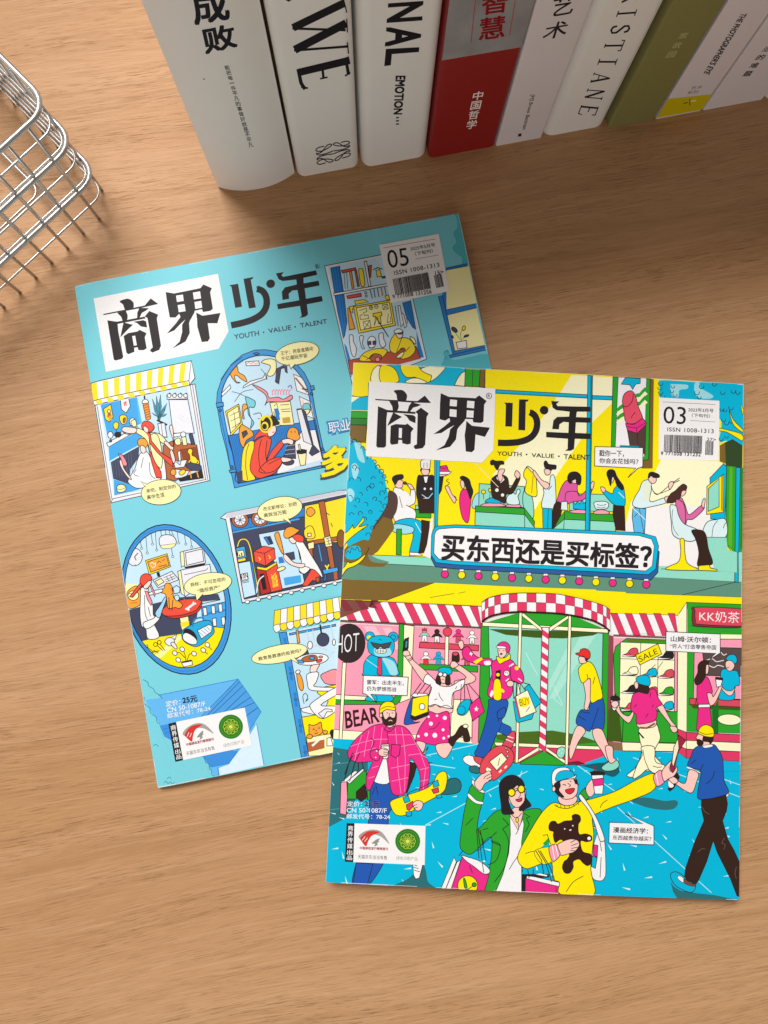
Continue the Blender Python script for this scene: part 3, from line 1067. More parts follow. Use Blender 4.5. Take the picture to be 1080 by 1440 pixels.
    S('sk', "548,768 590,755 630,770 622,800 590,790 558,792"); S('sk', "545,892 590,895 622,905 600,920 552,925")
    S('sk', "440,700 462,655 500,665 505,700 485,730 455,740"); L("478,712 495,706", 1.4, 'rd')
    S('K', "400,655 405,615 440,588 490,592 515,625 528,645 470,668 430,690"); ring('y', 430, 650, 44, 2.4, 58); O('y', 425, 665, 28, 34); O('K', 422, 668, 15, 18)
    Q("405,625 430,595 470,590", 2.6, 'y')
    N('nv', "215,1000 262,985 265,1058 232,1078")
    A.set_clip(None)
    A.stroke(smooth_pts(A.px(inner), True, 2), 1.0, PAL['K'], True)
    for s in ("72,500 122,492 126,520 78,530", "752,378 778,372 782,400 758,405", "835,858 872,852 876,880 842,888", "165,985 215,975 218,995 172,1002"):
        P('bf', s)
    O('bd', 100, 550, 9); O('bd', 185, 960, 9); O('bd', 840, 832, 9); O('bd', 762, 430, 9); P('bd', "340,140 362,132 384,138 362,150")
    Q("95,560 135,740 175,960", .7, '#1f5fa8'); Q("105,330 175,230 260,165", .7, '#1f5fa8')
    G('speech_bubble')
    bubble(ell(658, 140, 160, 80, -12, 16), "598,214 612,252 645,216")
    TX('王宁：用盲盒撬动', 'K', "535,125 770,88 774,118 540,155", .011); TX('千亿潮玩宇宙', 'K', "540,165 728,138 732,168 545,195", .011)
    # ---- lettering that runs on under the other magazine
    G('cover_line', 'outlined cover characters half hidden by the other magazine')
    TX('职业', 'bd', "872,634 1045,605 1062,698 886,730", .07); TX('职业', 'W', "880,640 1038,612 1052,690 892,718", .01)
    TX('多', '#4c4a50', "838,832 1040,800 1040,1032 832,1045", .06); TX('多', 'Y', "842,826 1036,800 1036,1018 838,1030", .035)
    # ---- barber shop
    fr(120, 500, 6.0)
    G('printed_barber_shop', 'printed barber shop window under a yellow striped awning')
    P('wg', "82,420 880,250 925,240 1052,1055 215,1245"); L("100,425 225,1215;215,1245 230,1210 1020,1045;905,250 1035,1055;885,255 1015,1045", .8)
    A.set_clip(A.px("125,415 860,262 1000,1040 245,1180"))
    N('lb', "125,415 860,262 1000,1040 245,1180")
    N('b', "128,412 435,348 478,570 200,700 190,690")
    N('#57b7ee', "437,345 478,570 455,575 430,350")
    P('W', "180,740 440,600 455,625 200,770 190,760"); N('b', "198,772 470,628 480,740 205,890")
    N('nv', "215,900 455,765 450,860 380,960 370,1085 235,1040"); 
    for i in range(8):
        L("%d,%d %d,%d" % (230 + i * 22, 900 - i * 12, 245 + i * 22, 1035 - i * 6), .5, '#6a7088')
    N('b', "240,1045 370,1085 480,1120 400,1145 245,1180")
    P('y', "155,450 215,412 235,520 205,560 170,540"); N('br', "190,480 220,490 215,540 185,520"); O('yl', 200, 470, 14); N('og', "195,515 225,500 222,545 200,550")
    P('W', "298,375 365,360 380,425 345,485 305,455"); L("325,395 335,425;335,390 348,420;325,400 350,390", 1.6, 'rd')
    S('y', "290,515 318,500 350,515 345,570 315,580 295,555"); S('br', "320,535 338,525 335,560 322,565"); S('y', "235,580 258,560 282,575 270,620 245,615"); L("258,620 265,650", .9)
    O('W', 212, 670, 22, 28); N('nv', "202,712 220,700 228,730 205,735"); O('K', 275, 668, 28, 22); L("252,668 300,645", 1.6)
    O('W', 398, 560, 26, 34); S('yl', "385,560 420,540 432,590 405,600"); N('nv', "375,560 385,590 378,600")
    L("497,330 502,375", 2.2); S('W', "482,385 505,368 528,380 530,400 486,405"); P('og', "485,405 532,400 552,530 530,545 512,540")
    for i in range(6):
        L("%d,%d %d,%d" % (490 + i * 4, 425 + i * 20, 534 + i * 4, 408 + i * 20), 1.6, 'br')
    # plant
    for a, b in ((565, 365), (635, 330), (575, 430), (690, 400), (560, 480), (690, 490), (600, 340), (672, 445)):
        mx, my = (625 + a) / 2, (520 + b) / 2
        P('#4a8fa6', "%d,%d %d,%d %d,%d %d,%d" % (620, 525, mx - 14, my, a, b, mx + 14, my + 6), .5)
    L("610,520 635,570;640,490 625,545", 1.8, '#2b5a6a'); L("605,545 690,585", 2.4)
    P('wg', "612,575 670,568 690,690 630,680"); L("640,575 655,690", .7)
    P('wg', "705,372 865,372 920,655 740,655"); P('wg', "688,335 860,330 862,365 690,370"); L("775,520 850,560;790,500 830,520", .5, 'gy')
    for x in (707, 752, 800, 846):
        O('W', x, 338, 16); N('K', "%d,322 %d,312 %d,322" % (x - 6, x + 5, x + 18))
    P('br', "655,760 735,720 940,755 975,960 880,975 760,1060 690,1040 660,940")
    N('#8c4526', "800,790 940,770 970,950 830,890"); 
    P('W', "735,660 820,650 845,670 740,690"); S('yl', "755,715 785,695 805,715 800,750 765,752"); P('yl', "812,690 848,685 860,755 826,760"); O('W', 826, 666, 22); P('nv', "873,665 902,655 925,745 895,752")
    S('y', "862,810 880,785 905,800 900,840 935,860 945,905 905,915 885,880 880,840"); ring('y', 915, 900, 40, 1.2, 22)
    S('nv', "845,930 890,905 975,930 980,965 900,968"); P('wg', "740,890 860,880 835,940 760,950"); P('lb', "770,900 810,880 800,925"); P('wg', "735,955 880,975 845,1030 760,1035"); O('og', 742, 985, 24, 28); S('y', "790,985 830,960 845,985 810,1010"); P('W', "780,815 800,800 808,890 790,890")
    N('K', "780,1040 890,1000 985,965 1000,1035 800,1065"); L("885,980 895,1035;940,975 955,1030", 1.6, 'og')
    # customer in a cape and the barber
    S('yl', "268,1105 295,1088 330,1095 345,1125 320,1150 275,1150"); Q("270,1125 300,1130 342,1115", .7)
    S('W', "470,820 515,810 545,850 590,960 650,1045 700,1060 560,1100 440,1120 370,1080 365,1045 420,950 440,880"); Q("430,960 410,1000 450,1020;540,900 550,1000 590,1040;490,860 470,950", .8)
    S('sk', "290,880 320,900 325,950 390,1040 360,1030 300,940"); S('pk', "280,830 318,845 352,905 345,930 320,925 300,870")
    S('sk', "465,760 505,770 510,815 475,820"); S('og', "440,725 465,700 505,705 530,740 510,775 480,755 455,765")
    S('yl', "425,615 480,625 530,655 580,650 640,670 690,730 660,745 620,720 630,800 660,900 640,960 560,860 520,720 430,650")
    S('W', "620,950 640,880 660,850 685,1040 640,1045"); S('yl', "545,680 610,670 650,830 640,950 590,900 550,780")
    P('rd', "530,650 548,660 560,720 640,820 735,880 740,940 690,900 600,810 545,740"); P('rd', "530,760 560,830 590,900 640,980 645,1035 600,1030 560,900")
    S('sk', "310,630 330,602 430,615 425,650 390,660 340,650"); N('K', "315,640 345,665 322,655"); Q("330,655 360,665 395,655", .9)
    S('sk', "665,735 690,725 735,770 745,730 710,610 735,595 748,720 740,800 715,790")
    S('rd', "475,600 490,560 530,555 570,580 582,610 560,640 520,650 490,625"); S('sk', "490,605 510,598 535,625 525,650 500,640"); L("520,650 545,690", 2.4, 'rd')
    S('sk', "715,810 735,800 760,880 745,910 725,860")
    A.set_clip(None)
    # awning
    aw = "48,235 895,45 875,212 62,385"
    P('W', aw)
    for i in range(9):
        t0, t1 = (i + .0) / 9 + .005, (i + .52) / 9
        f = lambda t, b: (48 + 847 * t + (14 * (1 - t) - 20 * t) * b, 235 - 190 * t + (150 * (1 - t) + 167 * t) * b)
        N('y', ' '.join('%.1f,%.1f' % f(*q) for q in ((t0, .02), (t1, .02), (t1, .98), (t0, .98))))
    P('W', "62,385 875,212 880,250 80,420")
    for i in range(9):
        t0, t1 = (i + .0) / 9 + .03, (i + .55) / 9 + .03
        f = lambda t, b: (62 + 813 * t + 14 * b, 385 - 173 * t + 36 * b)
        N('y', ' '.join('%.1f,%.1f' % f(*q) for q in ((t0, .04), (t1, .04), (t1, .96), (t0, .96))))
    P('W', "895,45 925,190 880,248 875,212")
    G('speech_bubble')
    bubble(ell(640, 1153, 168, 105, -6, 16), "525,1088 470,1062 510,1112")
    TX('来吧，制定你的', 'K', "512,1128 760,1085 766,1120 518,1162", .011); TX('高中生活', 'K', "518,1180 664,1154 670,1192 524,1216", .011)
    # ---- pet shop in an oval
    fr(160, 720, 6.0)
    G('printed_pet_shop', 'printed oval window with a vet, a brown dog and a red table')
    ov = ell(528, 738, 445, 645, -16, 40)
    P('bf', ov, 1.6)
    iov = ell(520, 732, 412, 592, -15, 40)
    ring('bd', 524, 736, 432, 1.0, 622, -15.5)
    A.set_clip(A.px(iov))
    N('lb', iov)
    N('yl', "60,605 200,610 260,690 240,810 120,820"); N('nv', "110,830 260,790 560,720 880,690 900,740 720,760 700,900 600,1030 150,1110")
    N('Y', "180,1105 380,1055 560,1030 900,950 960,960 900,1150 700,1330 400,1320"); N('#fbf2a0', "330,1220 420,1150 520,1050 600,1035 560,1080 400,1230")
    S('og', "110,690 150,640 200,625 235,680 230,770 170,810 120,800"); O('yl', 165, 705, 45, 40); L("130,690 190,680;140,770 200,760", 1, 'br')
    O('wg', 175, 380, 66, 74); L("175,380 205,345;175,380 190,408", 1.2); L("112,385 125,383;228,370 240,368;180,440 182,452", .8)
    for x, y0, y1 in ((222, 230, 300), (270, 200, 340), (315, 180, 265), (350, 165, 315), (395, 150, 240), (432, 150, 200), (465, 150, 200), (485, 300, 370), (535, 160, 255), (595, 180, 265), (645, 200, 290), (485, 150, 190)):
        L("%d,%d %d,%d" % (x, y0, x + 12, y1), .8); O('wg', x + 13, y1 + 6, 9, o=1, w=.7)
    S('wg', "385,225 420,195 480,195 520,225 525,270 490,300 420,308 390,280"); S('yl', "395,285 450,275 522,270 490,302 420,308", .6)
    P('y', "268,410 450,352 480,460 300,530"); P('og', "285,420 445,368 468,452 312,508"); Q("310,440 325,425 340,440 352,430 350,455 330,470 312,450", .9, 'W'); L("365,430 380,415 400,425;410,410 430,400;380,460 450,445", .9)
    L("372,508 382,545", 4, 'K'); P('wg', "330,575 490,500 550,570 375,640"); P('yl', "350,585 400,560 425,590 375,620"); L("420,555 500,520;430,575 515,540;440,590 525,555;445,545 470,590;475,530 500,575", .7)
    P('yl', "560,340 590,330 600,450 570,465"); P('wg', "590,330 755,295 775,430 600,465"); P('wg', "605,345 745,312 760,415 615,450"); L("600,470 770,440", 2.4)
    P('yl', "540,500 575,490 605,710 570,690"); P('wg', "565,490 810,440 830,560 600,715"); L("595,530 780,490 795,470", .8)
    P('b', "735,780 960,730 960,980 760,960"); N('bd', "740,860 960,815 960,830 742,880"); P('lb', "740,775 1000,720 1000,745 742,800"); 
    for x, y in ((770, 840), (840, 825), (900, 810), (850, 930), (925, 920)):
        P('W', "%d,%d %d,%d %d,%d %d,%d" % (x - 18, y - 30, x + 12, y - 36, x + 18, y + 30, x - 10, y + 36)); 
    N('lb', "895,690 960,680 960,735 900,745")
    P('yl', "555,890 630,880 640,985 575,1000"); Q("560,930 600,940 635,915", .8); N('y', "562,935 635,918 638,960 570,975")
    S('#c43a32', "410,855 470,800 600,760 730,755 742,790 700,850 580,890 480,895"); S('rd', "408,835 450,790 560,745 660,732 730,745 735,770 690,830 580,868 470,878 420,868")
    L("612,822 680,770", 3.2, 'W'); O('W', 610, 818, 8, o=0); O('W', 632, 826, 8, o=0); O('W', 672, 764, 8, o=0); O('W', 688, 772, 8, o=0)
    # dog
    S('og', "390,655 425,645 432,610 460,600 490,625 500,690 510,730 560,760 580,790 550,815 520,805 470,815 455,800 445,720 430,690 400,680")
    L("470,825 465,720;490,830 500,740", 1); Q("480,640 498,680 485,700", 1, 'br'); O('K', 403, 652, 9, 6, o=0); Q("590,770 610,750 590,735", 1.6, 'br')
    P('lb', "500,640 530,620 560,640 555,680 510,690"); S('lb', "510,715 540,700 555,730 530,750")
    # vet
    S('W', "232,640 290,650 300,730 330,790 335,870 370,890 330,920 385,1050 290,1070 270,985 235,960 222,860 225,740")
    S('W', "250,935 330,900 380,860 395,890 330,960 270,985"); S('#9ed3ee', "350,855 390,790 430,720 445,735 410,830 385,895")
    Q("260,700 265,850 285,910;290,800 310,880", .8)
    S('W', "300,680 400,650 405,675 310,700"); P('pk', "262,665 285,670 325,760 315,790 285,740"); P('pk', "300,610 312,605 350,690 345,715"); 
    S('sk', "250,630 300,575 318,590 300,625 275,650"); S('rd', "222,600 230,545 270,520 310,535 322,570 290,585 260,615 235,630"); P('rd', "225,600 240,620 160,720 135,715"); L("262,650 298,640", 1)
    # carrier, tools, plants
    S('#2aa8d8', "575,1010 620,970 720,925 800,915 830,940 848,1000 830,1040 720,1130 650,1125 585,1080"); S('K', "590,1005 620,985 670,1010 700,1060 690,1090 600,1040"); S('W', "585,1035 620,1020 690,1065 700,1110 650,1115 590,1080"); P('W', "705,1000 800,950 830,960 825,1010 740,1070"); L("715,1010 760,1045;735,995 780,1030;760,980 800,1015;780,965 815,1000", .9, '#2aa8d8')
    Q("665,965 680,910 740,890 760,915", 2.2, '#1d86b8')
    S('wg', "430,1095 460,1060 505,1070 510,1110 470,1130"); S('wg', "480,1110 510,1100 535,1145 520,1155"); P('wg', "480,1060 530,1035 520,1075")
    ring('K', 352, 1118, 16, 1); ring('K', 384, 1100, 16, 1); L("365,1125 415,1170;392,1115 432,1170", 1); L("270,1130 340,1185;320,1185 385,1170;335,1165 375,1190", 1); O('wg', 280, 1130, 9)
    P('W', "570,1268 660,1255 665,1290 590,1308"); N('K', "572,1262 655,1245 660,1260 580,1275"); Q("610,1260 600,1200 580,1165;600,1230 560,1190 520,1185;620,1250 640,1200 680,1195", .9)
    for x, y in ((578, 1158), (515, 1190), (678, 1195), (545, 1248), (790, 1120), (755, 1165)):
        O('W', x, y, 22, 18, 40)
    L("800,1135 830,1165;770,1180 795,1200", .9)
    A.set_clip(None)
    A.stroke(A.px(iov), 1.0, PAL['K'], True)
    G('speech_bubble')
    bubble(ell(795, 607, 202, 92, -9, 16), "690,695 700,750 755,690")
    TX('商标：不可忽视的', 'K', "645,598 940,548 945,582 650,632", .011); TX('“隐形资产”', 'K', "705,650 895,615 900,650 710,684", .011)
    # ---- garage
    fr(310, 680, 5.4)
    G('printed_garage', 'printed garage window with a mechanic and a red machine')
    P('wg', "0,262 45,225 900,55 955,50 1010,100 960,735 165,905 40,272"); N('gy', "45,225 900,55 960,52 945,75 40,262")
    A.set_clip(A.px("72,262 960,80 960,720 180,878"))
    N('nv', "72,262 960,80 960,720 180,878")
    P('lb', "290,385 560,335 640,760 560,780 470,800 430,620 310,470"); 
    P('bd', "75,290 640,180 640,250 92,365"); L("92,372 600,268", 2.2, 'b')
    for cx, cy in ((150, 278), (300, 268)):
        O('br', cx, cy, 64, 58); O('wg', cx, cy, 44, 42); 
        for k in range(4):
            a = k * math.pi / 4 + .3
            L("%.0f,%.0f %.0f,%.0f" % (cx - 42 * math.cos(a), cy - 40 * math.sin(a), cx + 42 * math.cos(a), cy + 40 * math.sin(a)), .7)
    P('bd', "330,410 352,402 385,460 365,465"); P('nv', "360,405 378,400 400,455 388,460"); N('bd', "440,560 470,555 490,600 445,608"); N('nv', "490,530 560,515 570,575 520,590")
    N('lb', "440,620 640,570 650,640 470,690"); N('b', "480,715 610,695 615,750 490,775")
    # pump
    P('b', "118,490 185,475 200,565 130,582"); P('yl', "122,515 175,505 185,550 130,562"); L("130,520 132,552;145,540 147,552;160,525 164,550", 1.6); Q("130,480 150,430 200,430 230,500 250,620 280,780 285,850", 2.4, 'K'); Q("130,480 150,430 200,430 230,500 250,620 280,780 285,850", 1.4, 'y')
    P('lb', "135,605 225,588 270,845 180,870"); P('W', "152,690 205,678 212,725 165,735"); TX('10N', 'K', "158,690 205,680 210,715 164,724", .02); L("160,745 215,735;165,755 218,745", .8); P('bd', "225,588 245,600 285,840 270,845")
    P('y', "130,575 190,562 195,585 135,598")
    # red machine
    P('rd', "275,650 430,610 470,805 310,845"); P('#b8302a', "275,650 340,640 385,825 310,845"); P('rd', "252,515 330,475 410,490 418,570 345,625 262,595"); L("252,515 335,530 410,490;335,530 345,625", .9); P('y', "275,628 345,640 425,595 430,612 350,662 280,650")
    TX('加油', 'y', "382,690 425,675 440,780 400,790", .03); L("290,560 305,575 295,585;365,545 380,560 370,572", 1.2, 'y'); P('K', "300,690 330,685 350,800 325,805"); Q("330,700 290,740 275,830", 1.6, 'wg')
    # truck-like yellow machine and trestle
    P('y', "640,170 800,140 960,100 960,450 660,440 640,380"); P('br', "745,140 790,130 870,640 835,645"); P('br', "655,440 900,400 905,430 660,470"); S('y', "635,360 665,325 700,330 720,400 690,420 645,410"); P('yl', "660,380 688,375 690,400 665,405"); P('br', "660,450 695,445 720,730 690,740")
    P('yl', "785,410 835,398 850,475 800,482"); L("800,420 835,412;802,440 838,432;805,462 842,455;815,415 828,470", .8); P('yl', "662,455 710,440 712,490 670,500"); O('#8a5a2a', 915, 420, 30, 70); L("745,465 770,590", 1.2, 'b')
    S('og', "655,200 690,180 720,215 690,250 660,240"); L("840,300 850,330;800,220 830,240", 1)
    P('b', "775,655 890,635 895,665 785,690"); P('bd', "790,690 805,688 800,740 785,742"); N('br', "860,672 885,668 890,730 865,735"); L("795,620 810,640 825,615;810,640 812,655", 2, 'y')
    # mechanic
    P('rd', "620,775 690,650 750,665 760,745 700,735 660,780"); P('br', "725,715 748,708 752,745 730,750")
    S('W', "570,445 620,440 650,480 700,560 760,660 775,715 720,660 680,650 640,680 600,670 615,600 600,520")
    S('W', "600,640 640,630 680,645 640,685 605,668"); S('sk', "480,545 500,540 560,600 640,610 620,640 540,620 490,580")
    S('sk', "520,420 560,405 580,430 570,450 545,455"); S('rd', "550,400 590,385 630,405 630,440 600,445 570,430"); S('og', "482,375 500,340 540,328 580,345 600,355 560,390 510,415 485,405")
    S('og', "412,390 430,370 448,385 480,520 465,525 430,450"); S('yl', "430,650 470,630 495,640 470,660 435,668")
    A.set_clip(None)
    L("72,262 180,878;180,878 955,715;40,272 165,900;165,905 955,735", .8)
    for i in range(9):
        O('W', 205 + i * 83, 898 - i * 17.5, 16, 13, w=.7)
    G('speech_bubble')
    bubble(ell(452, 195, 172, 92, -11, 16), "475,268 540,308 515,262")
    TX('杰文斯悖论：别把', 'K', "322,180 578,138 582,168 328,210", .011); TX('高效当万能', 'K', "328,228 500,198 505,230 334,258", .011)
    # ---- kitchen
    fr(340, 830, 5.7625)
    G('printed_kitchen', 'printed kitchen stall with a waiter and an orange cat under a striped awning')
    A.set_clip(A.px("300,300 1000,100 1000,1300 480,1360"))
    N('lb', "355,340 1000,200 1000,1290 540,1350")
    P('b', "385,350 760,275 762,290 388,365"); P('og', "440,325 456,320 472,425 452,430"); L("530,330 545,430;575,320 590,420;720,280 745,410", 1.4, 'gy'); O('W', 553, 445, 20, 32); L("635,280 645,350", 2.4); O('nv', 658, 400, 50, 54); O('W', 747, 422, 12, 26)
    Q("580,460 610,445 640,470;650,480 680,475 690,500;720,520 740,500 760,510", 1.2, 'gy'); P('nv', "440,510 530,480 545,520 450,540")
    S('og', "445,680 460,665 490,720 500,790 485,815 460,780"); S('W', "435,665 455,645 475,660 455,678"); Q("505,920 495,860 515,835 535,860 520,900 540,880", 1, 'K')
    P('Y', "480,1030 660,1000 700,900 610,830 640,790 1000,720 1000,1290 540,1340"); P('W', "480,960 560,940 640,1000 640,1020 490,985")
    O('W', 570, 560, 132, 46, -6); S('br', "485,560 520,535 580,525 612,540 600,570 520,580"); S('b', "545,550 570,535 590,548 575,565"); O('pk', 640, 540, 16, 8); O('rd', 628, 572, 24, 12, -20); O('b', 478, 578, 28, 12, 15)
    S('sk', "560,615 630,600 610,640 600,690 560,680"); S('W', "530,680 620,665 605,740 590,780 750,790 745,815 600,815 545,800 532,750")
    S('pk', "640,690 680,665 760,640 800,700 780,760 690,760 655,730"); 
    S('W', "560,920 640,860 760,790 790,830 640,930 760,940 760,980 660,1040 590,1000 555,950"); P('wg', "620,1000 675,960 730,965 735,985 690,985 660,1040")
    P('yl', "525,1190 740,1160 760,1330 540,1345"); N('br', "530,1235 670,1210 670,1280 540,1312"); L("570,1262 660,1180", 3, 'W')
    S('og', "545,1160 545,1110 545,1088 575,1095 610,1085 640,1068 648,1110 655,1150 610,1180 560,1182"); Q("575,1130 582,1124 590,1130;620,1120 628,1115 634,1120;590,1158 604,1162 616,1152", 1); O('K', 603, 1138, 5, o=0); O('og', 550, 1185, 24, 18); O('og', 675, 1150, 20, 16)
    S('K', "715,1150 740,1130 760,1160 740,1210"); P('W', "690,1200 720,1190 740,1260 690,1262")
    A.set_clip(None)
    # blue post
    P('bf', "300,345 362,338 545,1355 485,1362 330,490")
    for k in range(5):
        t = (0.1, .33, .54, .75, .96)[k]
        x, y = 330 + 183 * t, 340 + 1012 * t
        N('bd', "%.0f,%.0f %.0f,%.0f %.0f,%.0f %.0f,%.0f" % (x - 11, y - 55, x + 11, y - 58, x + 16, y - 20, x - 6, y - 17)); O('bd', x + 9, y, 12, o=1, w=.6); N('bd', "%.0f,%.0f %.0f,%.0f %.0f,%.0f %.0f,%.0f" % (x - 2, y + 20, x + 20, y + 17, x + 26, y + 55, x + 4, y + 58))
    # awning with scallops
    for i in range(13):
        x0, y0 = 265 + i * 52, 165 - i * 11.0
        x2, y2 = 258 + i * 54, 288 - i * 11.5
        c = 'y' if i % 2 == 0 else 'W'
        P(c, "%.0f,%.0f %.0f,%.0f %.0f,%.0f %.0f,%.0f" % (x0, y0, x0 + 52, y0 - 11, x2 + 54, y2 - 11.5, x2, y2), .8)
        c = 'W' if i % 2 == 0 else 'y'
        S(c, "%.0f,%.0f %.0f,%.0f %.0f,%.0f %.0f,%.0f %.0f,%.0f %.0f,%.0f" % (x2, y2, x2 + 54, y2 - 11.5, x2 + 56, y2 + 28, x2 + 42, y2 + 46, x2 + 20, y2 + 52, x2 + 4, y2 + 36), .8)
    G('speech_bubble')
    bubble(ell(305, 516, 228, 72, -11, 16), "388,556 462,592 425,542")
    TX('教育是靠谱的投资吗？', 'K', "132,542 480,472 486,502 138,572", .011)
    # ---- blue slab, price and imprint
    fr(200, 940, 3.857)
    G('printed_blue_steps', 'printed blue stepped block in the corner of the cover')
    N('#64b5ee', "5,160 520,58 645,235 585,335 610,290 660,525 390,585 350,500 95,310")
    N('#3f8fdd', "95,310 150,300 340,470 470,440 520,450 470,515 370,535 330,480 120,370"); N('#d3ebfa', "415,540 470,520 560,400 620,300 660,525 420,580")
    N('#4f9fe2', "520,58 645,235 585,330 560,220 330,262")
    L("5,160 520,58 645,235 470,515 370,535", .8, 'bd'); L("520,58 320,262;530,70 345,262;545,95 375,255;565,122 440,240;590,155 480,228;610,185 520,222;630,210 560,260", .8, '#215a9a'); L("620,300 660,525;410,535 415,580;110,330 150,322;120,350 155,345", .8, 'bd')
    N('tl', "0,60 50,100 100,160 20,170 40,220 90,290 110,370 145,440 200,500 330,480 370,580 390,586 90,655")
    Q("5,60 30,75 35,95 60,110 70,130 95,145 110,165", .8, '#2f7f96'); Q("10,190 40,215 45,240 75,265 80,290 95,300", .8, '#2f7f96'); Q("335,480 345,510 360,515 365,545 375,550 378,575 390,585", .8, '#2f7f96')
    Q("118,620 130,612 140,625 152,615 165,628 176,616;135,600 147,588 158,600;60,420 75,412 88,425", .8, '#2f7f96')
    G('price_lettering')
    TX('定价：', 'W', "127,178 205,165 208,196 130,210", .01); TX('25元', 'K', "217,158 296,146 300,178 221,191", .03)
    TX('CN 50-1087/F', 'W', "133,215 340,178 344,203 137,240", .01); TX('邮发代号：78-24', 'W', "136,244 368,202 372,228 140,272", .01)
    G('imprint_box', 'white imprint box with red swoosh and round green seal on the blue cover')
    logo_strip("184,290 556,212 596,418 222,497", "142,300 184,290 222,497 180,506")
    # ---- issue box
    fr(440, 280, 4.0)
    G('issue_label', 'white label with issue number 05 and a barcode')
    N('W', "374,258 708,196 768,518 438,585")
    L("398,275 690,225;578,338 704,315", .7, '#b05a60')
    TX('05', 'K', "412,290 528,272 544,372 428,392", .0)
    TX('2025年5月号', 'K', "546,270 684,246 688,268 550,292", .012); TX('（下旬刊）', 'K', "572,298 672,280 676,302 576,320", .012)
    TX('ISSN 1008-1313', 'K', "455,405 708,358 713,381 460,428", .012, 1.1)
    bars(448, 450, 648, 413, 92, 34, 5); bars(680, 430, 724, 421, 72, 9, 9)
    TX('15>', 'K', "686,408 732,399 736,420 690,429", .012); TX('9 771008 131256', 'K', "446,540 664,510 668,532 450,562", .012, 1.1)
def scallop(cx, cy, r, a0=200, a1=20, w=.9, c='K'):
    q = []
    for i in range(6):
        a = math.radians(a0 + (a1 - a0) * i / 5)
        q.append("%.1f,%.1f" % (cx + r * math.cos(a), cy - r * math.sin(a)))
    L(' '.join(q), w, c)

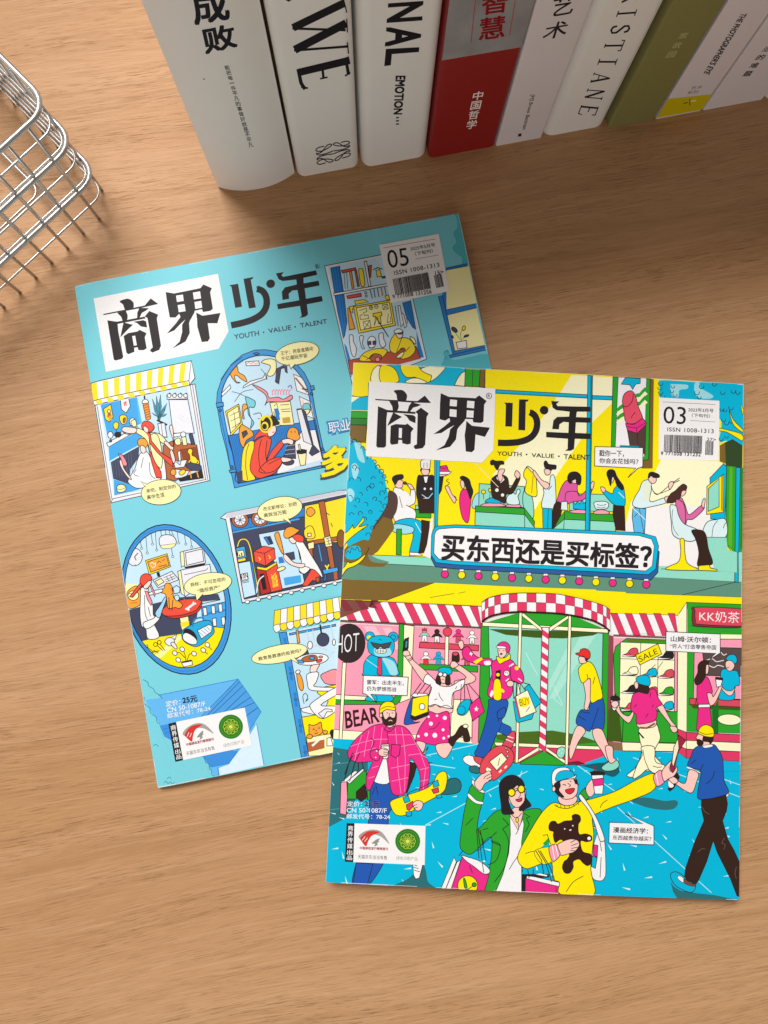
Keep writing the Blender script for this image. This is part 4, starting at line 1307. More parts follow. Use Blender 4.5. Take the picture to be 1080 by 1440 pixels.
def art_march():
    # ---- background of the shop front
    fr(0, 0, 1)
    G('printed_facade', 'printed yellow upper floor with pale light rays')
    N('Y', "490,505 1050,535 1048,860 462,860")
    fr(660, 510, 4.909)
    N('CR', "705,85 990,102 985,280 850,410 730,590 600,780 455,1010 140,1010 165,770 330,590 520,360 635,195")
    fr(830, 520, 4.696)
    N('CR', "470,585 850,605 900,640 890,1040 600,1240 -60,1240 230,1033 270,870 430,670")
    N('#efecec', "230,1033 300,900 900,900 900,1300 140,1310")
    fr(470, 500, 4.909)
    G('printed_balloons', 'printed yellow and cream balloon shapes at the cover corner')
    N('C', "118,35 905,80 903,215 240,180 235,380 100,378 110,270")
    P('Y', "116,43 300,42 320,75 262,110 252,180 238,185 236,280 180,287 106,275")
    S('CR', "262,110 300,70 322,90 320,185 255,182"); S('Y', "320,75 380,70 430,110 440,185 322,182"); N('#f6cfae', "300,42 390,48 385,60 340,68 305,65")
    S('Y', "465,60 560,55 600,100 640,125 672,135 670,170 640,188 600,175 560,150 500,150 465,110"); S('CR', "597,97 640,75 700,70 770,75 730,130 690,165 665,175 672,140 640,125"); S('CR', "495,188 520,162 580,157 640,190")
    N('CR', "600,42 650,40 680,62 620,67"); P('CR', "905,108 880,120 850,160 830,205 905,214")
    N('CR', "108,282 175,286 112,330")
    G('printed_wall_band')
    P('GR', "102,385 232,388 230,435 100,430"); P('GD', "100,430 230,435 228,480 100,478"); P('OL', "100,478 226,482 216,600 96,592")
    G('printed_wall_post')
    P('GR', "906,80 1008,86 1003,216 900,211"); L("958,83 952,213", .8); P('OL', "1008,86 1042,88 1040,222 1000,216")
    G('printed_window_bars')
    fr(660, 510, 4.909)
    P('C', "182,187 820,222 820,246 182,212"); P('C', "845,227 990,232 990,258 845,252"); N('#0b7f9c', "182,206 820,240 820,248 182,214")
    # ---- tree shade and floor
    fr(470, 690, 4.909)
    G('printed_floor_bands', 'printed mint and dark green bands above the lower shops')
    fr(0, 0, 1)
    N('MT', "470,780 1045,800 1045,820 470,794")
    fr(470, 690, 4.909)
    N('SG', "45,490 380,505 960,535 960,655 40,610"); fr(660, 690, 4.909); N('SG', "-10,520 1080,585 1080,690 -10,650"); fr(840, 690, 4.909); N('SG', "-10,570 440,600 1000,630 1000,735 -10,700")
    L("440,600 1000,630;-10,700 1000,737;590,718 960,630", .8); N('MT', "440,540 1000,560 1000,630 440,600"); L("440,540 1000,562", .8)
    fr(470, 690, 4.909)
    N('MT', "230,440 670,460 670,520 250,500"); L("230,442 670,460;50,490 680,522;40,612 680,648", .8)
    # ---- upstairs people (left)
    fr(470, 690, 4.909)
    G('printed_cafe_table')
    P('MT', "560,100 660,102 660,130 560,128"); P('GR', "540,130 668,135 668,190 545,185")
    G('printed_person', 'printed diner in white shirt and blue trousers')
    fr(470, 500, 4.909)
    S('W', "410,920 440,910 480,935 500,1000 520,985 530,920 555,925 560,1010 520,1040 480,1080 430,1120 405,1080 410,980")
    S('SK', "415,870 440,855 472,865 474,885 468,910 440,915 420,900"); S('K', "400,850 420,828 470,822 475,848 440,862 425,890 412,880"); O('#6a4a2a', 488, 880, 10); S('SK', "500,885 530,890 550,920 530,925"); L("485,885 515,895", .9)
    fr(470, 690, 4.909)
    S('W', "405,30 480,90 560,140 545,220 450,220 410,190"); M('W', "410,0 500,10 530,80 430,110"); L("450,40 470,120", .8)
    S('C', "430,210 520,190 600,215 605,260 580,430 520,430 545,300 480,270 420,240"); S('LC', "420,230 540,250 540,290 470,300 405,280"); P('GR', "430,265 465,265 462,445 428,442"); P('W', "520,425 580,428 612,448 520,448"); L("560,220 600,290", .8, 'W')
    N('BK', "600,200 660,210 655,330 620,430 580,435 600,300"); N('#efecec', "668,190 680,190 672,470 612,450 640,380")
    G('printed_person', 'printed waiter in a tall white hat carrying a cake')
    fr(470, 500, 4.909)
    S('#e9e6e8', "595,750 605,720 660,718 662,755 655,785 605,780"); L("620,740 618,775;640,740 642,775", .7)
    S('SK', "598,785 655,788 658,805 640,828 615,825 602,808"); N('K', "598,780 606,780 604,800 598,798"); N('K', "652,785 662,785 660,802 654,802")
    S('K', "575,840 610,828 650,828 690,840 690,990 640,1000 572,985"); P('W', "615,835 650,832 640,880 625,880"); O('W', 625, 920, 8, o=0); O('W', 668, 920, 8, o=0); P('SK', "610,985 640,975 660,990 640,1005"); N('BK', "572,985 690,990 695,1090 585,1090"); L("605,960 640,985;680,950 650,985", 1.2, 'LC')
    P('K', "725,838 755,830 740,930 725,960"); S('SK', "725,815 770,805 780,825 730,835"); P('MG', "728,765 775,758 790,795 800,800 725,805"); P('W', "722,800 810,802 790,822 728,820"); Q("728,770 760,780 785,770", .8)
    G('printed_person', 'printed diner in a magenta top with long dark hair')
    S('MG', "880,930 920,925 945,960 940,1040 925,1150 890,1130 870,1060 865,990"); S('SK', "870,870 890,860 900,890 895,915 880,915"); S('K', "868,845 890,832 930,855 945,900 958,940 940,990 925,950 905,900 895,870"); S('SK', "765,905 790,905 815,960 840,980 830,1020 790,960"); Q("790,850 775,865 795,880 780,895", .9); L("815,960 850,1000", .9)
    N('MT', "985,950 1080,880 1080,1000 990,1010")
    G('printed_column')
    P('C', "692,722 730,724 712,1200 690,1200", .8); L("708,724 700,1190", .6)
    # ---- upstairs middle
    fr(660, 510, 4.909)
    G('printed_counter', 'printed mint shop counters with green tops')
    S('LC', "20,1000 30,930 70,900 70,1000"); P('MT', "68,835 380,855 375,1000 65,990"); S('MT', "375,890 420,910 440,960 440,1075 375,1000")
    P('MT', "690,905 1000,910 1000,1030 690,1020")
    fr(660, 690, 4.909)
    P('MT', "40,145 382,165 382,258 38,240"); P('GR', "42,105 382,122 382,166 42,146"); P('MT', "382,160 448,218 448,262 382,258"); P('GR', "382,122 450,212 448,255 382,165"); P('MT', "652,195 1010,212 1008,290 650,272"); P('GR', "658,142 1010,165 1010,215 655,198"); P('GR', "658,142 655,198 575,262 578,235"); P('MT', "655,198 650,272 575,266")
    G('printed_hat')
    S('PK', "85,108 110,88 200,85 250,108"); S('C', "110,80 140,52 190,50 215,85")
    G('printed_hat')
    S('PK', "250,110 280,92 340,95 350,115"); S('WB', "258,85 262,40 300,15 320,25 330,-5 345,-10 350,10 335,40 345,90 300,98")
    G('printed_hat')
    S('PK', "690,150 730,132 800,135 805,158"); P('C', "718,125 715,80 735,95 745,70 760,92 780,65 790,90 800,80 800,135")
    G('printed_hat')
    S('PK', "860,160 880,135 940,135 965,160"); S('WB', "860,85 880,75 940,75 962,95 945,125 880,128 865,110"); Q("880,95 910,102 945,95;880,112 910,120 940,112", .8)
    G('printed_flower')
    fr(660, 510, 4.909)
    O('Y', 97, 892, 14); O('Y', 143, 880, 12); L("97,905 100,945;143,892 140,940", .8)
    G('printed_person', 'printed shop assistant in black with her hair in a bun')
    S('BK', "150,810 190,775 230,775 265,800 280,870 330,790 350,800 300,900 255,910 248,970 200,950 160,930 150,870"); S('SK', "205,740 240,735 242,750 228,775 232,800 215,825 195,790"); S('K', "145,685 160,672 185,680 230,680 238,700 210,705 195,740 175,720 170,705 150,705"); S('SK', "312,770 325,745 350,770 340,800 320,790"); P('W', "190,780 205,820 215,825 232,800 230,778 245,810 215,835 185,800"); O('W', 190, 880, 12, o=0); O('W', 229, 914, 11, o=0); L("45,700 200,860", .8, '#f2edc0')
    G('printed_person', 'printed shopper in pale blue holding up a yellow dress')
    S('Y', "380,745 400,725 430,755 455,760 465,850 460,925 385,895 395,820 375,785"); S('WB', "560,785 585,780 595,850 590,1000 500,1000 515,900 510,870 550,860"); S('SK', "450,745 500,810 545,830 550,860 520,870 470,810 440,765"); S('SK', "520,735 560,740 555,770 530,775 518,755"); S('K', "515,690 530,678 545,700 570,705 598,710 595,735 575,735 560,745 545,730 522,725"); Q("385,735 405,715 445,745", 1.0); L("440,780 430,900;545,880 570,850", .7)
    fr(660, 690, 4.909); P('C', "505,120 572,125 570,265 508,262"); L("545,125 540,262", .8)
    fr(660, 510, 4.909)
    G('printed_person', 'printed shopper in a magenta cardigan leaning over hats')
    S('#d85aa0', "610,930 640,850 680,810 740,830 745,880 760,920 810,880 835,870 840,900 780,950 720,960 640,990 600,985"); S('BK', "580,1000 610,960 640,985 630,1050 600,1110 575,1140"); S('SK', "700,800 745,800 740,830 715,832"); S('K', "678,790 695,760 740,755 770,785 765,840 740,835 735,805 710,815 700,835 682,820"); S('SK', "835,850 850,820 862,830 848,880"); P('WB', "635,960 675,958 680,1020 630,1015"); Q("660,960 670,895 740,890 760,915", .9)
    G('printed_person', 'printed shopper in a cyan jumper with long black hair')
    S('C', "1000,870 1040,835 1065,860 1075,980 1030,990 985,970 940,920 920,890 935,880 985,905"); S('SK', "905,860 930,862 940,885 920,895"); P('BK', "995,985 1070,990 1075,1160 1012,1155 990,1050"); S('SK', "960,780 990,775 1000,800 985,830 965,815"); S('K', "948,765 965,740 1000,745 1020,790 1060,850 1055,880 1020,850 1002,800 985,790 975,850 962,810"); L("1030,895 1070,935", .9, 'W')
    # ---- column
    G('printed_column')
    P('C', "818,88 850,90 832,1175 800,1172"); N('#0b7f9c', "836,90 848,90 831,1172 822,1172")
    # ---- lipstick poster
    fr(830, 520, 4.696)
    G('printed_poster', 'printed lipstick poster in a green frame')
    N('OL', "395,60 420,62 412,652 340,652 345,590 385,590"); P('GR', "150,46 396,60 386,592 340,600 300,560 138,512"); N('#efeef2', "185,50 372,58 358,575 165,512"); L("185,50 165,512;372,58 358,575", .8)
    P('C', "205,95 232,52 330,58 330,90 300,95 280,130 262,100")
    for k, c in enumerate(('GR', 'CR', 'GR', 'CR')):
        y = 165 + k * 28
        Q("300,%d 330,%d 350,%d 370,%d" % (y + 5, y, y - 22, y - 42), 5.2, c)
        Q("180,%d 200,%d 222,%d 240,%d" % (y + 108, y + 85, y + 72, y + 72), 5.2, c)
    S('#e2506a', "212,205 225,160 265,138 295,165 320,250 345,325 290,355 235,345 218,250"); Q("215,235 240,245 275,210 285,160;270,320 280,300 298,280", .9); P('MG', "232,355 290,362 345,318 370,350 368,365 310,420 245,400"); L("240,375 305,385 368,350;305,385 308,420", .8); P('GB', "245,400 310,420 368,362 362,560 320,525 262,500"); L("310,420 318,525", .8); N('#0a8aa6', "195,498 320,503 322,522 195,518")
    # ---- tree, top right
    G('printed_tree', 'printed cyan tree with yellow branches at the right edge')
    M('C', "458,120 452,85 480,68 700,82 1018,98 1008,500 950,500 900,470 850,470 840,300 480,185 455,165")
    M('LC', "530,100 555,95 640,100 640,125 590,135 580,180 540,170"); M('LC', "690,90 720,85 730,120 810,170 790,190 720,185 690,150")
    for x, y, r in ((465, 90, 16), (460, 120, 14), (465, 150, 15), (480, 175, 15), (545, 110, 12), (540, 140, 12), (560, 165, 14), (735, 110, 16), (705, 150, 16), (720, 180, 13), (820, 95, 14), (875, 150, 15), (945, 140, 16), (975, 150, 14), (870, 260, 14), (890, 265, 14), (930, 250, 16), (880, 330, 14), (900, 350, 16), (930, 340, 13), (865, 455, 14), (900, 440, 12)):
        scallop(x, y, r, 150, 380)
    S('Y', "850,385 910,398 1000,425 1005,470 960,445 900,412 850,402"); S('Y', "920,268 945,330 1005,392 1005,412 950,370 925,310"); P('Y', "995,225 1012,260 1008,300 998,270")
    N('OL', "855,500 890,480 895,620 855,605"); N('#33482a', "890,480 940,458 1006,500 1004,668 940,650 895,628")
    for i in range(6):
        O('#33482a', 905 + i * 19, 636 + i * 5, 11, o=0)
    fr(840, 690, 4.909)
    G('printed_column', 'printed green and cyan striped column at the right edge')
    fr(0, 0, 1)
    N('GR', "1021,655 1046,658 1045,782 1030,775 1021,765"); N('#5fae2a', "1026,657 1030,657 1029,770 1024,765"); P('C', "1035,657 1041,658 1038,819 1033,818"); N('#1c7f30', "1042,658 1046,658 1045,772 1041,772"); L("1021,655 1021,765 1028,775 1046,778", .8)
    # ---- hairdresser
    fr(830, 520, 4.696)
    G('printed_mirror', 'printed mirror with a yellow frame above a pale sofa')
    P('C', "790,715 880,620 900,640 890,990 795,985"); P('Y', "770,770 880,690 882,940 768,955"); P('MT', "780,785 850,720 850,905 778,935"); P('#caa31c', "868,700 882,692 880,935 866,925", .6)
    fr(840, 690, 4.909)
    S('WB', "730,270 760,215 820,200 885,200 885,320 735,320"); Q("790,320 800,250 830,205;868,260 880,230 890,220", .8); N('MT', "600,325 890,322 900,410 965,425 965,565 820,555 790,500 750,350"); L("735,322 890,322", .8); N('MT', "975,425 1000,425 1000,565 975,565"); L("965,425 965,565", .6)
    G('printed_person', 'printed hairdresser in a pale shirt holding scissors')
    fr(830, 520, 4.696)
    S('WB', "325,790 345,740 390,728 405,780 395,870 490,845 510,860 500,880 400,905 330,915 280,895 290,850"); N('#dfe8d4', "345,740 390,730 400,780 390,860 350,870"); Q("400,770 440,825 520,765", 1.0); Q("415,800 445,820 530,790", .8); S('SK', "515,760 530,740 550,740 545,765 525,790"); L("545,745 590,715;548,750 590,730", 1); S('SK', "490,845 520,835 525,870 505,880"); S('SK', "385,700 430,710 435,735 415,752 388,735"); S('K', "385,690 405,675 450,690 455,710 420,712 400,700 388,715")
    fr(840, 690, 4.909)
    P('#5fb8e6', "245,118 335,125 325,300 255,297 240,180"); L("290,125 322,300;255,180 285,150", .8); L("240,115 330,200", .9, 'W')
    G('printed_person', 'printed customer in a pink jumper on a swivel chair')
    fr(830, 520, 4.696)
    S('#d76aa2', "570,860 600,845 625,890 640,940 660,955 735,895 750,920 680,985 640,990 625,1033 590,980 565,900"); S('SK', "735,890 745,860 758,850 755,890 745,915"); Q("735,870 745,850 758,845", 1.6, 'LC'); S('SK', "590,790 625,780 632,810 610,835 595,825"); S('#4a3028', "590,770 615,755 637,770 630,795 605,800 590,850 545,878 505,870 530,820 560,800")
    fr(840, 690, 4.909)
    S('#d76aa2', "545,60 600,100 605,230 570,200 545,130"); S('WB', "500,110 520,98 545,110 560,170 600,230 690,270 695,320 650,350 570,335 520,300 510,220"); Q("520,130 515,200 530,270 560,310", .7); S('BK', "650,275 720,275 750,310 765,400 795,500 740,515 690,515 700,430 680,340"); S('Y', "570,338 598,338 602,420 620,500 690,540 690,550 480,545 500,520 560,490 575,420"); P('Y', "700,518 770,512 780,535 825,545 825,555 695,550")
    # ---- bubble
    fr(830, 520, 4.696)
    G('speech_box', 'white speech box with two lines beside the lipstick poster')
    P('W', "30,508 348,515 346,640 312,652 248,712 300,650 28,635")
    TX('戳你一下，', 'K', "60,530 222,534 221,576 58,572", .015); TX('你会去花钱吗？', 'K', "60,582 318,590 316,626 58,618", .015)
    # ---- big headline sign
    fr(0, 0, 1)
    G('headline_sign', 'printed sign board with large black headline and coloured bulbs')
    P('#2c5f9c', "608,768 613,756 640,752 900,763 918,768 927,776 925,805 915,816 880,813 640,800 612,797 606,785")
    P('C', "607,752 609,745 613,740 640,738 900,749 922,755 926,768 922,800 912,808 880,806 640,794 613,791 606,780", .9); P('W', "611,752 613,747 617,744 640,742 898,753 916,758 920,768 917,796 908,803 880,801 640,789 617,786 610,778", .9)
    TX('买东西还是买标签？', 'K', "622,751 916,766 915,800 621,787", .035)
    for i in range(13):
        x, y = 625.5 + i * 23.6, 807.5 + i * 1.22
        P('W', "%.1f,%.1f %.1f,%.1f %.1f,%.1f %.1f,%.1f" % (x - 3, y - 8, x + 3, y - 8, x + 3, y - 4, x - 3, y - 4), .5)
        O(('MG', 'Y')[i % 2], x, y, 5.2)
    # ---- tree, left
    fr(470, 690, 4.909)
    G('printed_tree_shade')
    M('GB', "380,0 425,20 440,70 430,140 400,200 400,260 320,290 250,300 280,200 340,130 360,60"); N('OL', "60,420 120,340 240,300 340,180 400,200 415,260 360,340 330,380 300,420 240,460 280,490 380,490 340,525 240,525 130,500 50,490"); N('OL', "40,612 700,636 370,758 38,748")
    M('SG', "235,440 300,470 370,490 340,500 260,490")
    G('printed_tree', 'printed cyan tree with yellow trunk at the left edge')
    fr(470, 500, 4.909)
    M('C', "98,595 130,585 180,610 215,655 220,690 265,715 300,770 345,820 355,880 370,950 365,1020 330,1090 270,1180 240,1270 200,1270 130,1300 90,1310 70,1180 85,960 92,800")
    M('LC', "120,760 150,745 170,790 150,850 130,840"); M('LC', "140,600 180,620 200,680 210,740 170,720 150,660"); M('LC', "90,930 120,920 140,960 110,1010")
    rr = random.Random(3)
    for x, y in ((110, 600), (140, 590), (170, 610), (195, 640), (212, 665), (240, 705), (275, 735), (300, 770), (325, 800), (345, 835), (355, 875), (365, 930), (365, 990), (350, 1040), (320, 1090), (290, 1150), (265, 1190), (235, 1240), (160, 790), (140, 770), (120, 860), (165, 860), (240, 920), (270, 850), (260, 900), (320, 890), (330, 950), (180, 960), (160, 1000), (110, 980), (215, 1030), (280, 990), (250, 1080), (180, 1090), (120, 1100), (210, 1130), (140, 1050), (310, 1020), (190, 1190)):
        scallop(x, y, 13 + rr.random() * 5, rr.choice((120, 200, 240)), rr.choice((-20, 30, 60)) - 60)
    fr(470, 690, 4.909)
    S('Y', "48,470 52,400 62,320 60,265 80,290 120,250 128,235 138,260 190,200 200,180 205,210 170,250 235,235 165,285 110,330 75,370 60,420"); M('C', "80,425 120,385 170,385 185,420 180,455 130,475 85,465"); Q("80,440 95,415 110,430 120,395 140,410 160,390 170,415 185,420", .8); S('Y', "42,615 45,560 75,520 95,490 110,500 160,480 220,435 190,485 140,520 90,540 60,580")
    L("232,390 240,400 215,445", .8)
    # ---- lower yellow canopy
    G('printed_canopy', 'printed yellow canopy with red and white striped awnings')
    N('Y', "690,636 1080,655 1080,800 360,758"); L("690,636 360,758", .7); fr(660, 690, 4.909); N('Y', "-10,648 1080,700 1080,860 960,840 900,760 -10,790"); fr(840, 690, 4.909); N('Y', "-10,700 1000,737 1000,785 615,770 555,860 80,845 -10,760"); L("1000,785 615,770 555,860 80,845", .8)
    fr(470, 690, 4.909)
    L("660,738 825,710;858,708 905,698", .7)
    # striped awning left
    N('W', "36,752 1015,798 1020,945 25,890")
    for i in range(9):
        t = i / 9.0
        x0, x1 = 30 + i * 113, 80 + i * 113
        P('RP', "%.0f,%.0f %.0f,%.0f %.0f,%.0f %.0f,%.0f" % (x0, 752 + x0 * .047, x1 + 5, 752 + x1 * .047, min(x1 + 75, 1018), 888 + (x1 + 70) * .054, min(x0 + 68, 1018), 888 + (x0 + 70) * .054), .6)
    N('#7c4a40', "36,752 340,766 160,835 40,880 25,888"); 
    for i in range(3):
        x0 = 30 + i * 113; N('#80303c', "%d,754 %d,756 %d,%d %d,%d" % (x0, x0 + 50, min(x0 + 105, 240), 826 - i * 10, x0 + 45, 835 - i * 10))
    N('#8a4a52', "25,892 1018,940 1018,952 25,905"); L("25,892 1018,942;36,752 1015,798", .8)
    fr(840, 690, 4.909)
    N('W', "85,845 555,862 555,975 110,995"); 
    for i in range(5):
        x0 = 90 + i * 99
        P('RP', "%d,846 %d,848 %d,%d %d,%d" % (x0, x0 + 48, min(x0 + 108, 556), 996 + i * 2, min(x0 + 60, 556), 993 + i * 2), .6)
    N('#8a4a52', "110,992 556,1010 556,1022 110,1005")
    # ---- shop interior left (pink)
    fr(460, 860, 4.909)
    G('printed_toy_shop', 'printed pink toy shop with shelves of figures')
    N('PK', "66,80 1062,120 1040,920 30,840"); N('#f8bccb', "250,100 330,100 380,180 300,180"); N('#f8bccb', "380,110 440,110 500,260 470,260")
    P('GR', "498,85 530,88 520,600 480,640 45,640 50,605 440,620 480,570"); P('CR', "530,90 600,100 575,600 500,630 520,560"); P('CR', "45,570 360,590 360,612 45,606"); N('CR', "40,812 620,845 1000,880 1000,920 560,900 36,875"); L("40,812 620,850;36,878 1040,925", .8)
    P('#d84a5c', "640,210 1046,232 1044,272 635,250"); P('GR', "640,360 1040,375 1040,418 632,400"); P('CR', "815,170 840,172 835,370 812,365")
    P('CR', "860,605 1000,610 1000,870 850,860"); L("1000,760 998,900", .8)
    G('printed_toys')
    for x, y, c1, c2 in ((672, 150, 'MT', 'W'), (758, 155, 'BK', 'W'), (905, 155, 'MG', '#d84a5c'), (1000, 165, 'W', 'W'), (682, 310, 'W', 'RD'), (768, 310, 'C', 'C'), (965, 310, '#d84a5c', '#d84a5c')):
        S(c1, "%d,%d %d,%d %d,%d %d,%d %d,%d %d,%d" % (x - 12, y - 5, x + 12, y - 5, x + 38, y + 22, x + 14, y + 18, x - 14, y + 18, x - 38, y + 22), .7)
        P(c2, "%d,%d %d,%d %d,%d %d,%d %d,%d %d,%d %d,%d" % (x - 15, y + 15, x + 15, y + 15, x + 18, y + 58, x + 4, y + 58, x, y + 32, x - 6, y + 58, x - 18, y + 58), .7)
        O(c1 if c1 != 'MT' else 'PK', x, y - 18, 17, 15, w=.7)
    P('RD', "672,108 678,125 690,112 684,135 660,135 655,115 668,124", .5); O('#d84a5c', 830, 140, 30); S('BK', "862,300 870,280 900,280 912,300 910,345 865,350", .7); O('#d84a5c', 885, 292, 20, 14)
    G('printed_bear', 'printed blue bear with dark glasses in the toy shop window')
    S('C', "250,420 258,350 300,300 345,310 420,310 465,330 490,400 480,440 260,440"); M('LC', "380,320 430,330 470,360 485,430 440,435 410,380"); S('C', "275,590 330,570 440,575 440,620 275,615"); Q("335,575 345,600 340,620", .8); P('RP', "352,318 372,318 380,430 365,442 345,430")
    O('C', 295, 172, 33); O('Y', 290, 178, 14, o=0); O('C', 455, 175, 34); ring('K', 455, 178, 17, .9); S('C', "280,220 300,180 370,165 440,180 465,225 450,290 400,315 340,310 290,280"); M('LC', "330,250 420,240 440,300 340,305")
    P('#4a4a4c', "300,210 370,225 445,210 425,250 385,255 370,240 345,258 318,240"); S('W', "332,265 370,255 408,262 400,285 345,285", .8); L("335,272 405,272;350,260 350,284;368,258 368,285;386,258 386,284", .7); Q("355,195 365,190 375,200", .8); L("270,330 350,385", .7, 'WB')
    G('printed_sign', 'printed round dark sign reading HOT on a cream pole')
    P('CR', "106,350 132,352 98,975 78,975")
    O('#33282a', 152, 218, 110, 134, 0, n=30); TX('HOT', 'W', "66,165 222,145 218,272 64,290", -.012)
    G('bear_lettering')
    TX('BEAR', '#3a1c20', "122,690 345,660 362,760 130,805", .02)
    # ---- ground
    fr(0, 0, 1)
    G('printed_ground', 'printed bright cyan pavement with pale flecks')
    N('C', "458,1038 620,1044 1046,1062 1046,1272 450,1245"); fr(650, 860, 4.909); N('C', "-200,880 110,915 360,950 700,1060 1000,960 1100,970 1100,1150 -200,1150")
    fr(450, 1050, 4.909)
    N('TD', "75,0 270,30 330,100 330,200 180,490 48,560"); N('TD', "560,100 780,105 730,135 560,150"); L("75,120 200,108;50,435 190,420", .7, '#5f9aa0')
    rr = random.Random(11)
    fr(0, 0, 1)
    for row in range(9):
        y0 = 1048 + 210 * (row / 9.0) ** 1.25
        nx = 20 - row
        for cx in range(nx):
            x = 462 + 580 * (cx + rr.uniform(0.15, 0.85)) / nx
            y = y0 + rr.uniform(0, 20)
            k = (y - 1010) / 240.0
            a = rr.choice((0.25, -0.28, 1.0, 0.85, 1.3, -.15))
            l = 1.2 + 5.0 * k
            dx, dy = math.cos(a) * l, math.sin(a) * l
            N('#d9f3f4', "%.1f,%.1f %.1f,%.1f %.1f,%.1f" % (x - dx, y - dy, x + dx - dy * .2, y + dy + dx * .2, x + dx + dy * .2, y + dy - dx * .2))
    L("598,1160 690,1110;690,1110 760,1075;740,1068 720,1120;890,1065 985,1100;985,1100 1044,1122;868,1135 1000,1255;810,1075 890,1130;690,1042 600,1062;640,1080 560,1068;960,1075 1044,1105", 1.0, '#bfeaf0')
    fr(450, 1050, 4.909)
    M('TD', "500,965 590,920 640,880 700,800 730,850 745,930 800,985 640,985"); fr(860, 1050, 5.4); M('TD', "150,405 230,385 300,390 400,410 480,405 502,430 470,470 380,478 250,455"); N('TD', "445,1020 470,1060 520,1090 640,1110 780,1125 995,1170 700,1168 500,1155 465,1100")
    # ---- revolving door
    fr(650, 860, 4.909)
    G('printed_revolving_door', 'printed revolving door with candy striped pole and checked canopy')
    P('GR', "130,80 1010,140 1000,900 960,960 700,1060 360,1045 110,900"); P('MT', "180,90 970,150 955,890 720,900 200,850"); N('#a9e2d2', "820,150 930,150 640,600 600,600"); N('#a9e2d2', "600,480 720,250 740,300 600,560")
    N('#3f5a1c', "180,120 550,130 960,140 900,165 700,185 500,180 300,160"); N('#4a6a20', "230,850 400,830 620,820 800,850 940,900 700,925 400,925 240,880")
    N('RP', "360,925 950,950 1000,990 800,1060 700,1050 380,1050 300,960"); N('C', "380,1050 720,1060 720,1100 380,1100"); P('GR', "400,1040 560,960 710,1045 700,1062 400,1052")
    N('GR', "180,70 400,5 560,5 740,20 960,110 960,140 180,90"); N('#7a1f30', "720,1040 800,1030 860,1055 730,1062"); 
    P('CR', "138,72 1006,120 1006,148 138,100"); P('CR', "220,900 1000,930 1000,955 230,925"); P('CR', "415,5 545,110 548,138 410,30"); P('CR', "730,25 600,110 600,140 735,45"); P('CR', "392,0 412,2 385,1042 365,1045"); P('CR', "732,20 752,22 728,1055 708,1055"); P('CR', "530,930 385,1020 385,1042 535,955"); P('CR', "575,935 708,1025 708,1050 575,958")
    L("435,280 520,440;630,510 690,640;630,600 690,650", .7, 'WB')
    P('W', "550,108 598,110 575,960 528,958")
    for i in range(11):
        y = 120 + i * 78
        x = 549 - 22 * (y - 108) / 850
        N('RP', "%.0f,%d %.0f,%d %.0f,%d %.0f,%d" % (x, y, x + 47, y + 32, x + 46, y + 72, x - 1, y + 40))
    L("550,108 528,958;598,110 575,960", .8)
    # checked canopy
    fr(660, 690, 4.909)
    top = [(85, 770), (130, 740), (215, 718), (330, 706), (460, 706), (595, 712), (725, 735), (840, 765), (920, 790), (968, 820)]
    bot = [(85, 905), (130, 870), (215, 845), (330, 832), (460, 836), (595, 842), (725, 860), (840, 888), (920, 925), (968, 965)]
    for i in range(9):
        for j in range(2):
            for h in range(2):
                f = lambda t, b: tuple((top[i][m] * (1 - t) + top[i + 1][m] * t) * (1 - b) + (bot[i][m] * (1 - t) + bot[i + 1][m] * t) * b for m in (0, 1))
                c = 'RP' if (j + h) % 2 == 1 else 'W'
                P(c, ' '.join('%.1f,%.1f' % f(*q) for q in ((h / 2, j / 2), (h / 2 + .5, j / 2), (h / 2 + .5, j / 2 + .5), (h / 2, j / 2 + .5))), .5)
    Q("85,905 130,872 215,848 330,836 460,840 595,846 725,864 840,892 920,930 968,968", 2.4, '#3a1512')
    Q("85,770 130,740 215,718 330,706 460,706 595,712 725,735 840,765 920,790 968,820", .8)
    # ---- shoe shop and kiosk on the right
    fr(840, 860, 4.909)
    G('printed_shoe_shop', 'printed green shoe shop with shelves of trainers')
    N('PK', "100,180 560,200 556,900 170,950 100,900"); N('#8a4a52', "75,160 110,170 105,900 170,960 70,900"); P('GR', "125,240 200,185 470,195 560,210 556,905 170,900 140,800 120,600 110,300"); N('#5a7a1e', "200,190 460,195 460,210 205,208"); N('#3f5a1c', "75,680 140,600 170,900 70,890")
    P('CR', "158,210 535,225 530,690 150,660"); L("155,325 530,335;155,440 530,455;155,560 530,575;298,215 290,680;418,220 412,685", .8); P('PK', "532,225 552,226 548,690 528,690"); P('GR', "180,690 556,690 556,905 170,900"); P('CR', "165,900 560,910 560,965 170,960"); N('#8a6a4a', "60,895 170,905 175,960 80,955")
    def shoe(x, y, c, w=1.0):
        S(c, "%d,%d %d,%d %d,%d %d,%d %d,%d %d,%d" % (x, y + 5, x + 25 * w, y - 5, x + 50 * w, y - 35, x + 92 * w, y - 38, x + 92 * w, y + 14, x, y + 18))
        S('W', "%d,%d %d,%d %d,%d %d,%d" % (x - 2, y + 6, x + 22, y + 10, x + 93 * w, y + 12, x, y + 20), .6)
        L("%d,%d %d,%d" % (x + 30 * w, y - 8, x + 50 * w, y + 5), .6)
    shoe(180, 292, '#d84a5c'); shoe(425, 310, 'K'); shoe(180, 420, 'CR'); shoe(310, 432, 'C'); shoe(428, 440, '#d84a5c'); shoe(180, 545, 'K'); shoe(425, 560, 'GR'); shoe(315, 560, '#d84a5c'); shoe(170, 665, '#d84a5c'); shoe(425, 660, 'C')
    L("330,430 400,365;410,400 450,345", .7); P('Y', "262,300 415,222 442,292 292,368"); TX('SALE', 'K', "278,312 405,252 418,288 292,350", .0)
